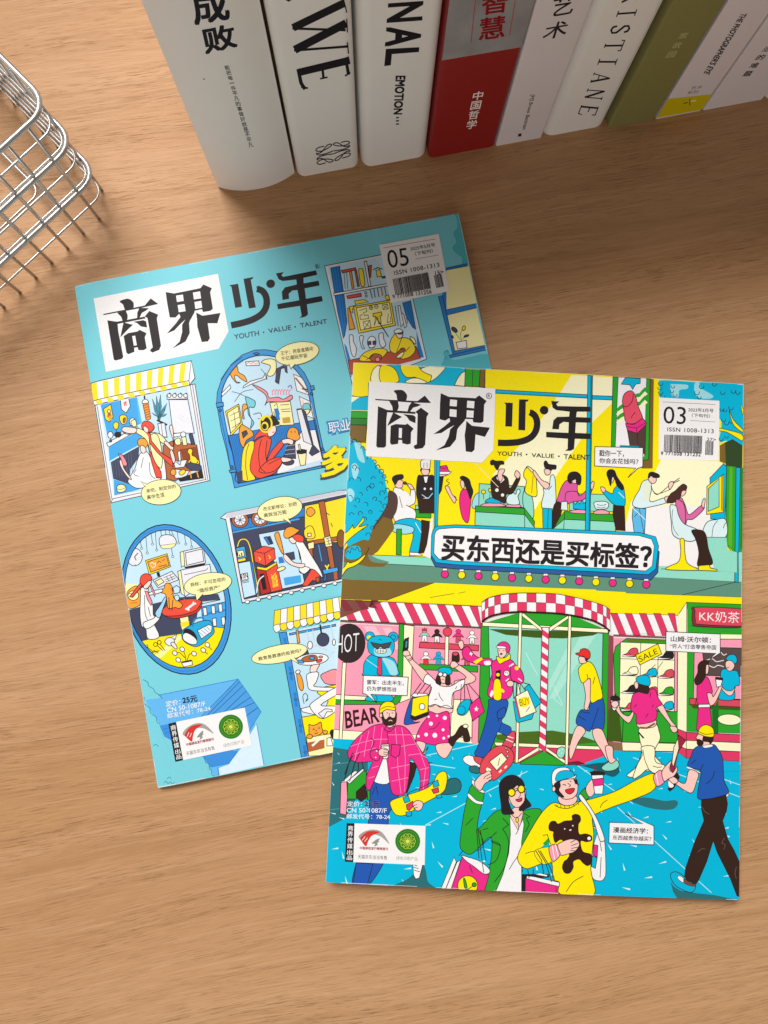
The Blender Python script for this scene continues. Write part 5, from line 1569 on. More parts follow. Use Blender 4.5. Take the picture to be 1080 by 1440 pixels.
    G('printed_kiosk', 'printed green milk tea kiosk with a red sign')
    N('CR', "556,20 618,-20 615,1000 552,960"); fr(840, 690, 4.909); N('CR', "615,770 615,970 556,970 556,862"); L("615,770 612,1000", .8); N('GR', "618,772 1005,788 1010,1020 850,990 618,975"); fr(840, 860, 4.909); N('GR', "618,100 1010,160 1010,840 612,825"); N('CR', "470,150 1010,160 1010,190 840,186")
    P('PK', "668,190 1010,190 1010,605 660,600"); P('#5a4a48', "718,245 995,252 992,448 745,440"); Q("750,335 790,325 820,345 870,335;765,370 800,385 830,370 870,380;850,280 870,300 890,290", 1, 'W')
    P('#d84a5c', "635,598 1012,610 1012,660 632,640"); L("680,600 672,640", .8); N('#3f5a1c', "640,642 1010,662 1010,682 660,668"); N('#1d6f24', "790,680 835,600 830,960 800,1000"); O('CR', 908, 745, 82, 38, 3)
    P('RP', "552,810 612,832 1012,850 1012,905 610,888 552,860"); N('CR', "552,862 610,890 1012,908 1012,965 610,945 552,915"); P('RP', "552,918 610,948 1012,968 1012,1035 610,1010 552,970"); L("612,832 610,1010", .8); N('C', "560,975 610,1012 1012,1036 1012,1100 552,1100")
    fr(840, 690, 4.909)
    S('#8a3040', "655,830 680,805 990,830 985,925 950,945 690,935 655,915"); S('#d84a5c', "672,830 690,803 980,815 1000,840 995,920 975,935 700,922 675,900"); TX('KK奶茶', 'W', "702,828 980,838 976,915 700,900", -.002)
    G('printed_person', 'printed kiosk assistant in a cyan cap and shirt')
    fr(840, 860, 4.909)
    S('C', "850,410 890,395 930,405 965,415 980,500 945,520 940,605 840,605 842,560 850,500"); S('SK', "885,345 920,335 945,370 930,400 905,410 882,380"); S('C', "885,330 905,300 945,298 962,335 945,360 925,340"); S('SK', "850,505 880,540 925,545 950,515 930,570 900,578 860,540"); Q("890,380 898,388 908,380", .8)
    G('printed_person', 'printed kiosk customer in a magenta outfit with long dark hair')
    S('MG', "690,490 720,460 760,455 790,540 785,565 765,570 775,635 692,640 685,560"); P('MG', "695,660 775,660 790,800 700,830 680,810"); P('W', "695,640 775,638 775,660 693,662"); S('SK', "755,565 785,565 800,585 845,505 858,520 815,620 785,648 770,635"); P('W', "812,458 862,468 850,515 820,520"); P('K', "815,452 862,458 862,472 812,466"); S('BK', "692,370 720,340 765,338 760,365 745,380 745,440 715,490 680,505 668,470 690,420"); S('SK', "748,370 765,372 762,420 745,430")
    # ---- big figures
    G('printed_person', 'printed man in a yellow T-shirt leaving the revolving door')
    fr(650, 860, 4.909)
    S('SK', "835,470 885,470 895,560 865,670 840,665 850,580"); S('BU', "885,625 970,600 975,805 895,810 870,825 785,770 815,680 870,680"); L("890,810 940,660;800,720 850,750;820,690 880,700", .9); S('SK', "790,790 850,822 800,900 755,1010 738,1000 742,920"); S('SK', "900,815 960,812 1000,900 1045,1020 1010,1040 960,960 910,880"); S('MT', "650,980 660,945 690,932 710,950 700,1000 670,1010"); S('MT', "975,1050 1020,1030 1070,1030 1075,1060 1010,1085 965,1080"); 
    for x, y in ((670, 960), (685, 975), (690, 950), (1000, 1062), (1020, 1055), (1040, 1050)):
        O('W', x, y, 4, o=0)
    S('Y', "800,410 820,370 865,345 900,365 930,430 968,580 935,610 885,622 885,480 870,462 825,492"); Q("865,465 860,430;900,500 915,450", .9); S('SK', "805,310 850,320 855,350 830,358 808,350"); S('RD', "780,290 810,280 815,262 850,255 880,280 878,320 850,330 840,310 810,305"); N('K', "850,320 872,322 862,342 845,340")
    G('printed_person', 'printed young man in a magenta patterned jacket with shopping bags')
    S('MG', "0,265 40,240 75,290 120,320 200,325 205,370 140,370 60,350 10,320"); N('Y', "75,345 130,315 142,328 95,362"); P('W', "50,285 60,272 66,285 78,290 66,298 64,312 56,300 46,296", .5); S('SK', "-30,215 0,200 10,240 -10,260")
    S('BU', "190,605 310,610 300,700 270,760 335,800 320,860 250,830 235,850 190,960 150,1005 85,985 110,920 160,760 180,650"); Q("250,830 270,770;240,690 250,760", .8); S('BU', "245,690 290,660 300,690 285,730 245,735")
    S('#d84a5c', "330,835 360,825 365,870 345,930 320,945 275,925 300,880"); L("300,880 350,900;310,860 352,872", 1.2, 'W'); S('W', "5,1010 40,990 80,1000 130,1020 140,1050 120,1075 60,1065 15,1040"); S('#d84a5c', "80,1000 130,1005 145,1030 135,1060 90,1035")
    S('MG', "200,360 240,330 330,330 370,370 410,410 425,470 400,500 350,480 345,560 300,605 180,585 190,480 205,430"); S('Y', "220,475 262,478 270,600 215,598"); S('Y', "235,310 290,320 325,290 330,325 290,345 255,360"); N('K', "230,410 265,400 265,470 228,462"); O('Y', 246, 435, 12, o=0); N('W', "320,375 350,355 358,362 325,385"); O('W', 305, 425, 20, o=1); Q("295,425 305,415 315,430", 1, 'MG'); M('Y', "270,530 290,545 285,560 268,550"); M('W', "205,540 215,560 200,590 190,570"); M('W', "150,345 190,340 195,365 160,370"); O('Y', 375, 390, 14, o=0); L("300,480 320,462;385,460 410,480", 1.6, 'W'); Q("200,370 208,480", .8); Q("330,375 340,470 395,495", .9)
    S('SK', "245,262 260,240 300,250 305,290 280,318 255,315"); S('MG', "238,240 260,215 300,210 328,240 320,285 300,270 295,245 245,250"); S('W', "236,238 290,240 300,255 245,252", .7); O('K', 268, 292, 9, 7, o=0); L("252,268 262,266;280,268 290,270", .8); S('SK', "305,490 330,475 355,490 345,515 315,515")
    G('printed_shopping_bag', 'printed shopping bags in blue and cream hanging from his arm')
    P('C', "430,525 460,500 545,625 495,670 470,650"); P('C', "350,620 500,670 480,740 385,765 370,750"); P('CR', "365,585 450,540 510,690 400,735"); P('RP', "358,590 368,585 400,730 392,740", .6); M('Y', "385,615 415,590 450,590 470,625 440,655 400,655"); TX('BUY', 'K', "390,605 458,590 468,635 400,652", -.01); L("370,585 375,490;400,560 385,495;430,540 405,500;470,505 420,490;355,600 350,510", 1.0); L("440,690 465,655", .8)
    G('printed_person', 'printed jumping woman in a white top and magenta dotted skirt')
    fr(460, 860, 4.909)
    S('SK', "745,470 860,500 870,670 840,700 715,700 700,600"); S('SK', "525,290 565,285 600,340 700,430 690,470 660,480 560,340"); S('SK', "850,360 890,355 1000,430 1025,460 1000,490 900,510 880,480 960,455 880,390"); S('W', "690,430 740,470 780,510 850,515 910,480 950,470 930,530 870,560 860,640 865,668 800,660 740,640 690,655 700,590 720,520 665,485"); Q("690,640 720,655 750,640 780,660 820,645 865,668", .9); Q("770,560 780,590 800,615;740,610 760,600;885,535 895,515", .9)
    S('MG', "710,690 760,705 835,690 845,780 850,860 830,915 740,920 660,905 610,890 640,800 690,730"); 
    for x, y, r in ((812, 733, 14), (716, 773, 14), (683, 848, 13), (743, 853, 17), (800, 815, 10), (805, 873, 10), (758, 718, 8), (700, 725, 8), (838, 860, 8), (630, 860, 9)):
        O('W', x, y, r, o=0)
    Q("700,810 740,805 780,760", .8); S('SK', "615,895 680,910 660,980 700,930 660,1000 640,960"); S('SK', "750,920 830,905 870,920 830,1000 800,1010 765,980"); S('BK', "835,885 880,850 920,790 960,795 985,870 980,895 945,895 935,855 890,890 865,930"); O('CR', 955, 790, 18, 14)
    S('SK', "775,430 800,415 832,430 835,470 810,495 785,485"); S('BK', "750,470 765,430 775,440 785,500 755,495"); S('BK', "825,430 845,440 848,500 822,505 815,480"); S('C', "770,395 800,383 850,390 862,420 840,435 800,425 768,412"); O('W', 782, 432, 16, 15, w=1.2); O('W', 812, 436, 14, 14, w=1.2); L("790,468 808,470", 1, 'RD')
    P('K', "535,190 563,178 560,250 548,285 520,280"); P('#3a98b0', "540,205 556,198 553,245 538,255"); S('SK', "525,275 560,270 570,300 530,305"); L("555,335 590,315;560,345 595,325", 1.0); S('SK', "850,375 860,345 885,345 905,370 870,390")
    G('printed_shopping_bag', 'printed yellow and blue shopping bags on her raised arm')
    S('BU', "530,770 560,650 590,590 610,600 590,750 640,760 580,775"); P('Y', "580,715 590,600 700,570 695,690 690,700 605,740"); P('K', "578,712 605,725 698,690 695,715 605,750 576,735"); P('W', "580,580 600,562 690,565 695,578 605,590"); O('W', 655, 655, 20, 22); L("665,560 715,500;620,575 680,490;600,560 650,490", 1.0); P('MG', "975,650 1050,590 1085,690 1005,755"); P('W', "1022,665 1030,650 1036,665 1048,668 1038,676 1040,690 1029,682 1018,690 1021,676 1010,670", .3); S('C', "898,680 915,635 960,605 990,615 985,650 970,690 940,715 905,708"); ring('K', 925, 680, 30, .8); L("925,500 920,640;945,500 950,610;960,500 1000,640;975,500 1060,600", 1.0)
    # bearded man
    G('printed_person', 'printed bearded man in a magenta checked shirt with a yellow beanie')
    fr(450, 1050, 4.909)
    S('BU', "345,240 480,245 530,290 540,380 480,450 470,540 455,700 440,800 330,960 225,960 250,800 330,540 340,400"); Q("385,260 400,330;360,330 380,280", .9); P('BK', "610,100 670,120 650,200 600,320 575,300"); P('BU', "250,800 365,808 325,960 228,958"); P('W', "640,800 700,720 718,760 705,830 685,905 660,912 645,885"); L("645,830 680,840;650,815 672,822;648,850 690,862", .9)
    fr(460, 860, 4.909)
    S('SK', "385,760 460,770 470,790 440,800 400,795"); 
    fr(450, 1050, 4.909)
    S('W', "430,70 465,80 480,245 380,245 385,180")
    fr(460, 860, 4.909)
    S('MG', "405,785 430,810 460,790 520,790 570,830 631,933 691,1023 711,1083 700,1180 686,1253 671,1323 611,1303 641,1213 641,1133 616,1063 575,1010 570,1100 545,1243 501,1268 451,1253 431,1173 411,1013 391,1003 351,1103 331,1153 291,1233 261,1173 301,1063 311,1033 250,1040 200,1038 150,1010 145,960 180,900 240,840 310,790 380,775")
    for s in ("330,790 320,860 300,980;380,800 370,900 360,960;470,800 480,900 490,1100 510,1255;515,800 530,900 540,1010 535,1240;580,850 640,960 680,1080 660,1250;240,850 210,940 190,1030;290,820 270,900 255,1000", "160,930 250,900 340,880 420,880;170,990 260,960 340,940;420,850 500,850 580,850;460,940 560,920 630,910;560,990 640,980 690,1010;310,1080 355,1065;285,1150 330,1135;440,1080 570,1055;445,1170 560,1145;640,1090 705,1075;645,1170 700,1158;632,1245 685,1232"):
        L(s, .6, '#f7a3cc')
    Q("300,870 325,900 300,970 360,990", 1.0); P('MG', "445,915 505,920 500,985 475,1010 440,990"); Q("415,830 420,900 405,960", .9); P('MG', "410,785 430,810 460,785 465,800 430,830 395,815")
    S('MG', "300,965 350,950 365,1000 345,1030 305,1010"); O('W', 335, 1005, 5, o=0); O('W', 342, 962, 5, o=0); S('W', "375,925 425,920 422,1000 405,1015 385,1005"); P('#e8c0b0', "372,915 428,912 428,926 372,928"); S('SK', "355,960 385,940 420,955 418,985 400,1000 360,990"); L("388,950 418,955;388,968 418,972;388,982 414,987", .8)
    S('BK', "370,700 385,680 470,690 478,730 470,770 430,785 395,775 380,745"); S('SK', "385,690 410,668 455,672 472,690 470,725 455,735 430,725 405,745 390,725"); S('Y', "360,690 372,645 410,620 455,628 470,660 465,682 410,675 372,700"); Q("368,675 410,655 468,662", .8); L("410,700 422,698;445,698 458,700", 1); Q("425,755 438,748 450,756", 1, 'SK'); Q("432,700 428,722 438,726", .8); O('SK', 372, 715, 10, 16)
    G('printed_shopping_bag', 'printed pink and green shopping bags in his hand')
    fr(450, 1050, 4.909)
    P('PK', "145,245 185,240 190,350 180,470 138,460"); P('W', "148,245 240,165 262,170 190,240"); P('GR', "190,250 300,165 320,170 318,300 335,360 190,360"); P('W', "185,240 295,150 305,160 205,255"); P('BK', "250,310 310,255 325,345 285,378 250,350"); P('GR', "325,300 345,300 345,370 330,365"); L("165,240 200,110 235,45;205,240 240,110 275,40;265,165 265,105;300,150 290,100;170,190 225,40", 1.1)
    G('printed_skateboard', 'printed yellow skateboard under his arm')
    S('#2a6a70', "830,290 890,225 950,220 975,260 960,310 900,328 840,325"); S('Y', "485,400 495,370 560,345 700,300 770,260 810,190 850,168 875,190 872,260 840,320 700,400 590,470 520,465"); L("600,330 620,312 690,285 770,245", .9); P('C', "572,352 608,335 622,375 585,388"); P('C', "775,245 812,228 822,268 785,280"); P('C', "592,450 630,445 632,475 600,480"); P('C', "800,335 838,325 842,350 808,355"); P('RP', "595,400 640,375 648,405 615,440 600,430"); P('RP', "770,295 815,280 820,312 785,322"); S('SK', "640,395 670,370 710,385 700,430 665,440"); L("640,410 670,395;645,425 675,415", .8)
    # price, imprint
    G('price_lettering')
    TX('定价：', 'W', "188,375 290,375 290,412 188,410", .01); TX('25元', 'W', "308,372 412,374 411,413 308,411", .04); TX('25元', 'K', "308,372 412,374 411,413 308,411", .03)
    TX('CN 50-1087/F', 'W', "185,422 460,424 460,455 185,452", .01); TX('邮发代号：78-24', 'W', "185,462 482,465 482,500 185,495", .01)
    G('imprint_box', 'white imprint box with red swoosh and round green seal on the yellow cover')
    logo_strip("238,528 728,545 722,815 230,795", "184,526 238,528 230,795 172,792")
    # red console, woman in green
    G('printed_person', 'printed woman in a green blazer with yellow sunglasses')
    fr(600, 1050, 6.0)
    S('TD', "360,170 420,160 450,200 430,225 370,210")
    S('GR', "380,320 480,385 465,480 440,580 435,690 560,560 640,530 720,560 810,540 900,520 970,555 900,800 810,1000 800,1060 700,1060 560,1250 490,1240 510,1100 545,930 540,760 430,860 370,905 320,890 280,830 300,640 330,480"); S('W', "345,400 360,395 420,450 475,465 472,485 410,475 350,425", .8)
    S('SK', "700,550 770,500 810,545 800,620 770,700 730,640"); P('W', "702,585 768,700 812,610 820,660 800,800 800,1230 580,1222 640,1080 690,900 705,740"); Q("770,640 775,690 750,740;800,880 740,960 695,1035", .9); Q("640,690 690,800 660,1000 570,1140", 1); Q("540,790 620,830 590,950 530,990 510,985", 1); L("545,800 620,832", 1); Q("430,685 480,820 420,880;470,700 520,685;330,660 390,600;590,715 540,765 430,855", .9)
    L("640,600 690,655 645,690;820,560 870,590 840,600 865,655 830,720", 1)
    N('SK', "688,470 686,330 770,310 828,330 832,400 760,480"); S('SK', "690,390 760,350 830,350 830,440 800,490 760,512 715,480"); S('K', "610,340 630,280 680,245 740,240 800,275 825,330 790,335 760,325 730,350 690,370 690,450 710,520 735,560 690,570 636,560 625,470"); S('K', "825,340 832,420 880,490 850,515 790,540 780,515 825,450"); O('Y', 715, 385, 30, 32, w=1.6); O('Y', 797, 355, 28, 32, w=1.6); L("745,375 768,362", 1.4); S('#c8384a', "750,445 780,438 802,430 798,455 770,462"); Q("790,385 785,420 770,425", .8); O('Y', 762, 615, 11, 22); Q("705,560 755,600 800,560", .9)
    S('W', "378,290 395,280 440,340 488,375 480,390 430,370 385,315"); S('SK', "400,310 450,240 520,190 545,215 545,275 490,310 450,370"); 
    G('printed_game_console', 'printed red handheld game console raised above her head')
    S('#e04a58', "445,190 470,110 560,10 640,-10 700,10 735,70 720,140 660,210 560,285 545,225 520,195 480,225 450,220"); P('CR', "528,125 630,48 678,105 590,200"); L("615,95 600,160", .9); O('CR', 680, 40, 9); O('CR', 682, 78, 9); O('CR', 668, 10, 8); L("610,215 630,195;655,180 675,160", 2.4, 'CR'); P('CR', "495,185 510,170 545,188 540,205 520,200 505,210", .6); Q("545,225 500,245 480,270;545,250 505,270;545,275 520,285", .9)
    G('printed_shopping_bag', 'printed magenta shopping bag with a yellow cherry badge')
    P('W', "118,1200 230,930 250,970 155,1210"); P('W', "155,1210 255,972 285,955 200,1215"); P('MG', "200,1215 300,925 340,960 480,1060 525,1080 485,1225"); S('W', "295,915 350,930 440,960 520,1020 530,1060 480,1070 400,1010 330,960"); A.set_clip(A.px("200,1050 500,1050 500,1222 200,1212")); O('Y', 345, 1170, 84, 84); S('GR', "310,1110 325,1120 340,1180 335,1210 318,1180"); O('GR', 400, 1162, 18); L("335,1208 390,1172", 1); A.set_clip(None); L("420,690 440,940;430,690 480,1060;450,700 500,960;270,920 300,880;360,1000 385,1060", 1.0)
    # woman in yellow jumper with teddy bear
    G('printed_person', 'printed woman in a yellow jumper and cap hugging a dark teddy bear')
    fr(700, 1050, 4.909)
    N('TD', "920,380 1000,350 1078,360 1078,425 1000,405"); M('#1d5c66', "480,110 560,130 700,110 800,120 840,165 800,205 740,190 650,150"); 
    S('MT', "715,140 770,100 820,92 835,130 800,160 740,165"); S('SK', "740,0 790,0 795,70 815,90 770,110")
    S('W', "655,560 700,590 735,640 745,850 735,905 705,925 650,900 640,780"); P('C', "655,560 690,575 660,680 640,640"); P('MG', "660,675 690,680 685,760 655,750"); P('C', "650,755 685,765 672,838 645,825"); Q("705,660 715,720;712,760 705,900", .9)
    S('GR', "560,330 610,280 640,320 620,360 570,372"); S('SK', "605,290 635,235 680,210 690,230 660,260 665,320 630,345"); P('MG', "650,220 728,210 728,265 662,275"); P('W', "645,190 722,185 728,215 650,225"); P('W', "660,270 728,262 722,325 668,325"); P('K', "635,175 665,165 735,175 735,192 645,195"); L("668,165 662,132", 1.6, '#8a1a3a'); L("600,280 605,300", 1)
    P('K', "165,880 350,880 350,900 200,905 190,1005 165,1005"); P('MG', "190,905 425,960 430,1015 188,1005"); P('W', "200,890 250,895 428,935 428,965 300,935 195,908"); L("400,965 402,1013", .8); P('W', "290,870 345,885 335,895 260,880", .6)
    S('Y', "355,400 400,385 470,405 560,375 620,365 800,310 960,225 1075,185 1080,290 940,360 800,410 680,460 650,490 660,600 650,720 640,850 660,1025 430,1015 425,935 380,910 370,800 300,805 200,840 145,800 140,740 200,620 290,470")
    N('C', "290,700 350,640 360,690 330,695"); N('GR', "310,665 350,625 358,650 330,685"); Q("340,600 350,640 365,670;310,610 340,605;470,1000 520,930 590,890;705,420 720,390 755,365;190,735 240,720 270,725;320,790 380,800", .9); S('Y', "250,720 350,690 380,720 370,790 300,805", .7)
    Q("390,400 430,420 500,420 575,370", 1); L("405,398 412,415;430,402 435,420;460,405 462,424;490,402 494,420;520,395 528,412;548,385 558,400", .8)
    S('W', "560,330 580,335 640,420 690,510 735,630 720,650 700,640 660,510 620,430 565,360"); 
    S('SK', "420,340 540,340 530,390 470,405 425,385"); S('SK', "415,260 450,225 530,215 550,260 545,320 510,355 450,358 420,320"); S('K', "385,250 420,235 430,270 420,300 455,345 425,340 395,310"); P('K', "520,220 545,230 550,260 560,262 535,255"); S('W', "370,230 375,180 400,150 450,140 490,150 520,200 538,190 530,215 460,225 400,245 380,270"); S('C', "400,235 405,190 440,165 500,165 525,200 460,222", .8); S('#d8283c', "468,295 525,285 520,310 495,325 472,315"); Q("445,262 460,258 468,268;495,235 505,240;480,250 500,265 488,275", 1); O('SK', 385, 290, 12, 18)
    S('#3a211c', "350,545 365,515 395,512 415,530 460,510 510,505 510,475 535,463 565,475 570,510 555,535 560,600 605,598 645,615 645,645 610,655 570,650 585,720 640,740 648,790 620,820 585,800 560,775 520,790 520,830 495,870 460,868 443,830 455,790 480,770 490,730 440,640 395,660 380,610 382,585 355,575", .5)
    O('W', 628, 630, 12, o=0); O('W', 516, 543, 5, o=0); O('W', 460, 565, 5, o=0); O('W', 499, 573, 8, 5, -15, o=0)
    S('SK', "410,680 440,655 500,635 550,645 560,680 530,720 490,735 430,745"); Q("500,660 535,640;505,680 550,665;505,700 555,690;500,715 530,715", .9); S('PK', "352,690 400,670 415,700 428,745 385,790 362,760"); L("375,685 390,775;395,672 415,755", 1.2, 'W')
    L("205,845 215,905;245,840 240,895;260,715 300,780 315,875;275,710 330,800 370,930;290,715 360,830 390,915", 1.1)
    # people at the right
    G('printed_person', 'printed woman in a magenta T-shirt and cream trousers with a cup')
    fr(840, 860, 4.909)
    S('CR', "290,800 395,770 425,830 430,880 395,950 400,1000 450,1060 440,1100 300,1100 260,1140 200,1130 265,1070 305,960 290,880"); fr(860, 1050, 5.4); S('CR', "225,0 320,0 330,110 400,140 380,180 320,200 270,170 215,215 160,240 190,140 230,60"); Q("310,145 350,155 380,150;280,170 250,100 235,20", .9)
    fr(840, 860, 4.909)
    S('SK', "275,770 395,745 395,790 330,805 285,800"); L("290,800 340,803 395,770", 2.4, '#8a4a42'); P('BK', "285,830 320,870 312,872 288,842"); S('SK', "410,650 440,630 500,740 548,800 545,830 515,820 500,780 430,690"); S('MG', "240,580 290,550 350,540 395,535 420,600 445,640 405,660 410,700 395,750 330,770 270,772 265,710 230,680"); Q("360,590 365,560;270,640 250,660;330,730 350,700;375,660 385,640", .9); S('SK', "120,655 140,620 160,690 210,720 240,690 248,710 220,765 190,755 140,700"); S('W', "92,612 145,615 130,670 105,678"); S('K', "90,590 120,580 150,592 148,612 100,612"); L("120,582 128,565", 1.2); S('SK', "95,625 130,615 145,640 120,665 98,650")
    S('BK', "270,500 340,500 355,540 345,565 310,560 272,545"); S('SK', "252,495 275,480 280,520 262,532"); S('C', "265,460 300,440 345,442 362,475 355,510 310,505 275,490"); S('SK', "500,790 540,795 550,820 525,835 505,815")
    G('printed_person', 'printed bearded man in a blue T-shirt and dark trousers walking away')
    fr(860, 1050, 5.4)
    S('W', "860,345 880,345 888,365 870,380", .8); P('BK', "680,380 862,345 878,430 870,490 840,560 880,700 930,790 995,935 996,1150 950,1130 900,1000 800,800 770,715 720,870 660,1010 635,1045 550,1000 560,920 630,720 700,560 680,470"); Q("685,455 705,490 740,510;650,800 680,775 710,775;855,690 835,730 860,740 850,780;945,910 935,960 945,1000", .8, '#6a5650'); S('BU', "640,0 760,-20 800,10 840,90 850,250 885,345 800,380 720,395 650,385 665,260 670,180 575,150 600,70"); Q("715,280 760,240 780,180;670,180 690,130;600,130 640,95", .9); S('W', "575,148 665,188 662,198 572,162", .6); S('SK', "585,175 655,200 640,270 610,345 560,335 480,280 440,255 460,225 490,250 555,275"); P('K', "470,205 500,200 512,230 470,310 440,335 425,320 440,290"); S('W', "430,250 470,290 455,310 428,300", .7); S('SK', "430,240 450,220 490,240 500,265 470,280 445,265")
    fr(840, 860, 4.909)
    S('#3a211c', "690,850 730,830 795,865 780,910 740,920 690,920"); S('SK', "678,870 700,840 730,845 725,890 770,900 765,925 720,925 700,890"); S('#3a211c', "685,905 692,880 725,895 725,915 700,925"); S('Y', "692,835 710,795 750,780 795,805 798,860 750,862 715,850"); Q("695,825 740,845 796,840", .8); S('W', "725,925 785,915 790,930 740,940", .6)
    fr(860, 1050, 5.4)
    S('C', "445,985 455,955 495,950 550,985 600,1050 635,1040 630,1080 600,1105 540,1085 480,1050"); S('W', "498,985 520,980 550,1005 545,1030 510,1010", .7); S('#7a4a42', "550,1000 600,1035 635,1040 630,1058 580,1050 548,1030", .7)
    G('printed_tablet', 'printed red tablet held by the woman in the yellow jumper')
    P('#a02840', "440,160 505,-90 560,-50 500,40 470,195 445,190"); P('#f6e6c8', "455,120 470,0 500,-60 508,10 465,150"); S('PK', "318,215 370,175 385,230 395,270 345,300 320,260"); L("335,200 350,285", 1.2, 'W'); S('SK', "378,190 420,130 455,105 440,150 460,195 490,150 495,180 470,220 430,240 395,260"); L("430,150 445,190", .8)
    # speech boxes
    G('speech_box', 'white speech box with two lines over the toy shop')
    fr(460, 860, 4.909)
    P('W', "250,440 560,452 552,580 300,570 342,628 265,568 247,565"); TX('雷军：出走半生，', 'K', "276,470 530,478 528,510 275,502", .016); TX('仍为梦想而战', 'K', "275,515 478,522 476,552 274,546", .016)
    G('speech_box', 'white speech box with two lines over the shoe shop')
    fr(840, 860, 4.909)
    P('W', "472,138 845,155 845,285 775,330 815,288 470,272"); TX('山姆·沃尔顿：', 'K', "505,168 782,178 780,216 504,206", .02); TX('“穷人”打造零售帝国', 'K', "498,222 818,232 816,264 497,252", .012)
    G('speech_box', 'white speech box with two lines on the cyan pavement')
    fr(700, 1050, 4.909)
    P('W', "768,520 1000,530 875,460 1075,545 1075,675 765,662"); TX('漫画经济学：', 'K', "795,552 1035,562 1033,600 794,590", .02); TX('东西越贵你越买？', 'K', "792,608 1058,618 1056,650 791,640", .012)
    # ---- masthead and issue box on top
    G('title_panel')
    fr(0, 0, 1)
    N('W', "518.9,536.3 696.7,546.7 693.6,633.2 677.8,650.7 514.8,641.6")
    G('title_lettering', 'bold black masthead characters on the yellow cover')
    fr(470, 500, 4.909); masthead_black()
    fr(660, 510, 4.909); masthead_open()
    TX('YOUTH', 'K', "193,612 360,618 360,648 193,640", .02); TX('VALUE', 'K', "430,625 585,630 585,660 430,652", .02); TX('TALENT', 'K', "653,632 832,638 832,672 653,664", .02); O('K', 395, 634, 6, o=0); O('K', 618, 646, 6, o=0)
    TX('R', 'K', "127,220 143,221 143,240 126,239", .02); ring('K', 135, 230, 19, .8)
    G('issue_label', 'white label with issue number 03 and a barcode')
    fr(830, 520, 4.696)
    N('W', "455,183 853,205 848,600 452,590")
    L("478,212 825,230;660,335 825,345", .7, '#8a8488')
    TX('03', 'K', "484,240 634,246 630,362 482,355", .0)
    TX('2023年3月号', 'K', "648,250 814,258 813,283 647,276", .012); TX('（下旬刊）', 'K', "672,288 790,294 789,318 671,312", .012)
    TX('ISSN 1008-1313', 'K', "510,380 815,392 814,420 509,406", .012, 1.1)
    bars(490, 428, 740, 438, 115, 36, 5); bars(762, 470, 816, 472, 92, 9, 9)
    TX('27>', 'K', "770,448 830,452 829,472 769,468", .012); TX('9 771008 131232', 'K', "466,540 728,548 727,572 465,562", .012, 1.1)
# ------------------------------------------------------------------ the two magazines
PAGES, _nt, _b = new_mat('magazine_pages')
_tc = _nt.nodes.new('ShaderNodeTexCoord')
_w = _nt.nodes.new('ShaderNodeTexWave')
_w.bands_direction = 'Z'
_w.inputs['Scale'].default_value = 900
_w.inputs['Distortion'].default_value = 1.5
_nt.links.new(_tc.outputs['Object'], _w.inputs['Vector'])
_r = _nt.nodes.new('ShaderNodeValToRGB')
_r.color_ramp.elements[0].color = lin('#bdb8b0')
_r.color_ramp.elements[1].color = lin('#ebe8e2')
_nt.links.new(_w.outputs['Fac'], _r.inputs['Fac'])
_nt.links.new(_r.outputs['Color'], _b.inputs['Base Color'])
_b.inputs['Roughness'].default_value = 0.7

def slab(name, sheet, d0, d1, inset, mat, parent):
    """a leaf or block following the bend of the sheet between depths d0 and d1 below its top"""
    ks = sheet.knots
    V, F = [], []
    for k in ks:
        u = min(max(k, inset), 1 - inset)
        for v in (inset, 1 - inset):
            for d in (d0, d1):
                V.append(sheet.at(u, v, -d))
    n = len(ks)
    for i in range(n - 1):
        a, b = 4 * i, 4 * (i + 1)
        F += [(a, a + 2, b + 2, b), (a + 1, b + 1, b + 3, a + 3), (a, b, b + 1, a + 1), (a + 2, a + 3, b + 3, b + 2)]
    F += [(0, 1, 3, 2), (4 * n - 4, 4 * n - 2, 4 * n - 1, 4 * n - 3)]
    return link_mesh(name, V, F, mat, parent)

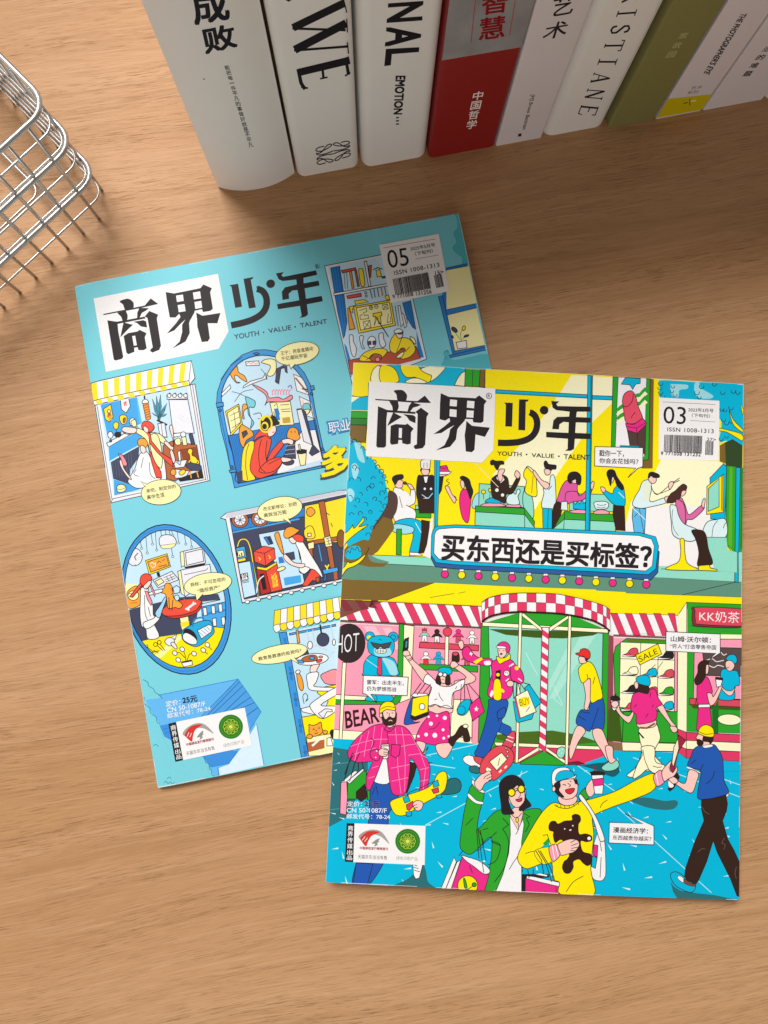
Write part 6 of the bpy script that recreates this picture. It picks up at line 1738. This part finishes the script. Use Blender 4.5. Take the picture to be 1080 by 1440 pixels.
def make_magazine(label, sheet, thick, cover_hex, art):
    global A
    c = sheet.at(0.5, 0.5)
    root = thing('magazine', label, 'magazine', (c.x, c.y, c.z - thick))
    cm = plain('cover_paper', cover_hex, 0.42, spec=0.10, noise=0.02, nscale=900)
    fc = slab('front_cover', sheet, 0.0, 0.00025, 0.0, cm, root)
    slab('page_block', sheet, 0.00027, thick - 0.00027, 0.0025, PAGES, root)
    slab('back_cover', sheet, thick - 0.00025, thick, 0.0, plain('back_cover_paper', '#e6e3df', 0.4), root)
    A = Art(sheet)
    art()
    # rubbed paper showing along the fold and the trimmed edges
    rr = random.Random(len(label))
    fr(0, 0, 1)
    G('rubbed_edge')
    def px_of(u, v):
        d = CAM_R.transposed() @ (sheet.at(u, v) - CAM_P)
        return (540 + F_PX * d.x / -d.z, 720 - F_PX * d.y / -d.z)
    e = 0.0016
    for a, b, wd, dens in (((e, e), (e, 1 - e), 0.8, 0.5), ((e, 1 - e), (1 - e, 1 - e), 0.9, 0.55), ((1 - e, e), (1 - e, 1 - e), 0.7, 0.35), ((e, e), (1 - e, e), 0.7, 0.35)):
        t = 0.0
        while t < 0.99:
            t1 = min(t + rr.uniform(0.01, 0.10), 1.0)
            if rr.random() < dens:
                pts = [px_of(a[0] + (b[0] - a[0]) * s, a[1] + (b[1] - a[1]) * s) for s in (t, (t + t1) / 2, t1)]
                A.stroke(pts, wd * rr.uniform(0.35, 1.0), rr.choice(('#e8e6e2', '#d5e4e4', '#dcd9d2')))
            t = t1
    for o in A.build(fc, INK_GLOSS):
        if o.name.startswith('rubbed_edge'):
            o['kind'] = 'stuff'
    return root

T1 = 0.0050
def z_may(u):
    return T1 - 0.0014 * math.exp(-u / 0.018) + 0.0003 * math.sin(u * 5.0) - 0.0003
KN1 = [0, .006, .013, .022, .034, .05, .07, .1] + [.1 + .06 * i for i in range(1, 15)] + [1.0]
may = Sheet((105, 403), (645, 300), (222, 1108), z_may, KN1)
make_magazine('blue magazine with shop window pictures, numbered 05, lying under the yellow one', may, 0.0044, PAL['tl'], art_may)

T2 = 0.0054
def z_mar(u):
    t = min(max((u - 0.50) / 0.50, 0.0), 1.0)
    return 0.0050 + T2 - 0.0010 * math.exp(-u / 0.016) - 0.0026 * (t * t * (2.0 - t))
KN2 = [0, .006, .013, .022, .034, .05, .07, .1] + [.1 + .04 * i for i in range(1, 23)] + [1.0]
mar = Sheet((497, 510), (1046, 540), (458, 1240), z_mar, KN2)
make_magazine('yellow and cyan magazine with a crowded shopping street, numbered 03, lying on the blue one', mar, T2, '#e9e6e2', art_march)
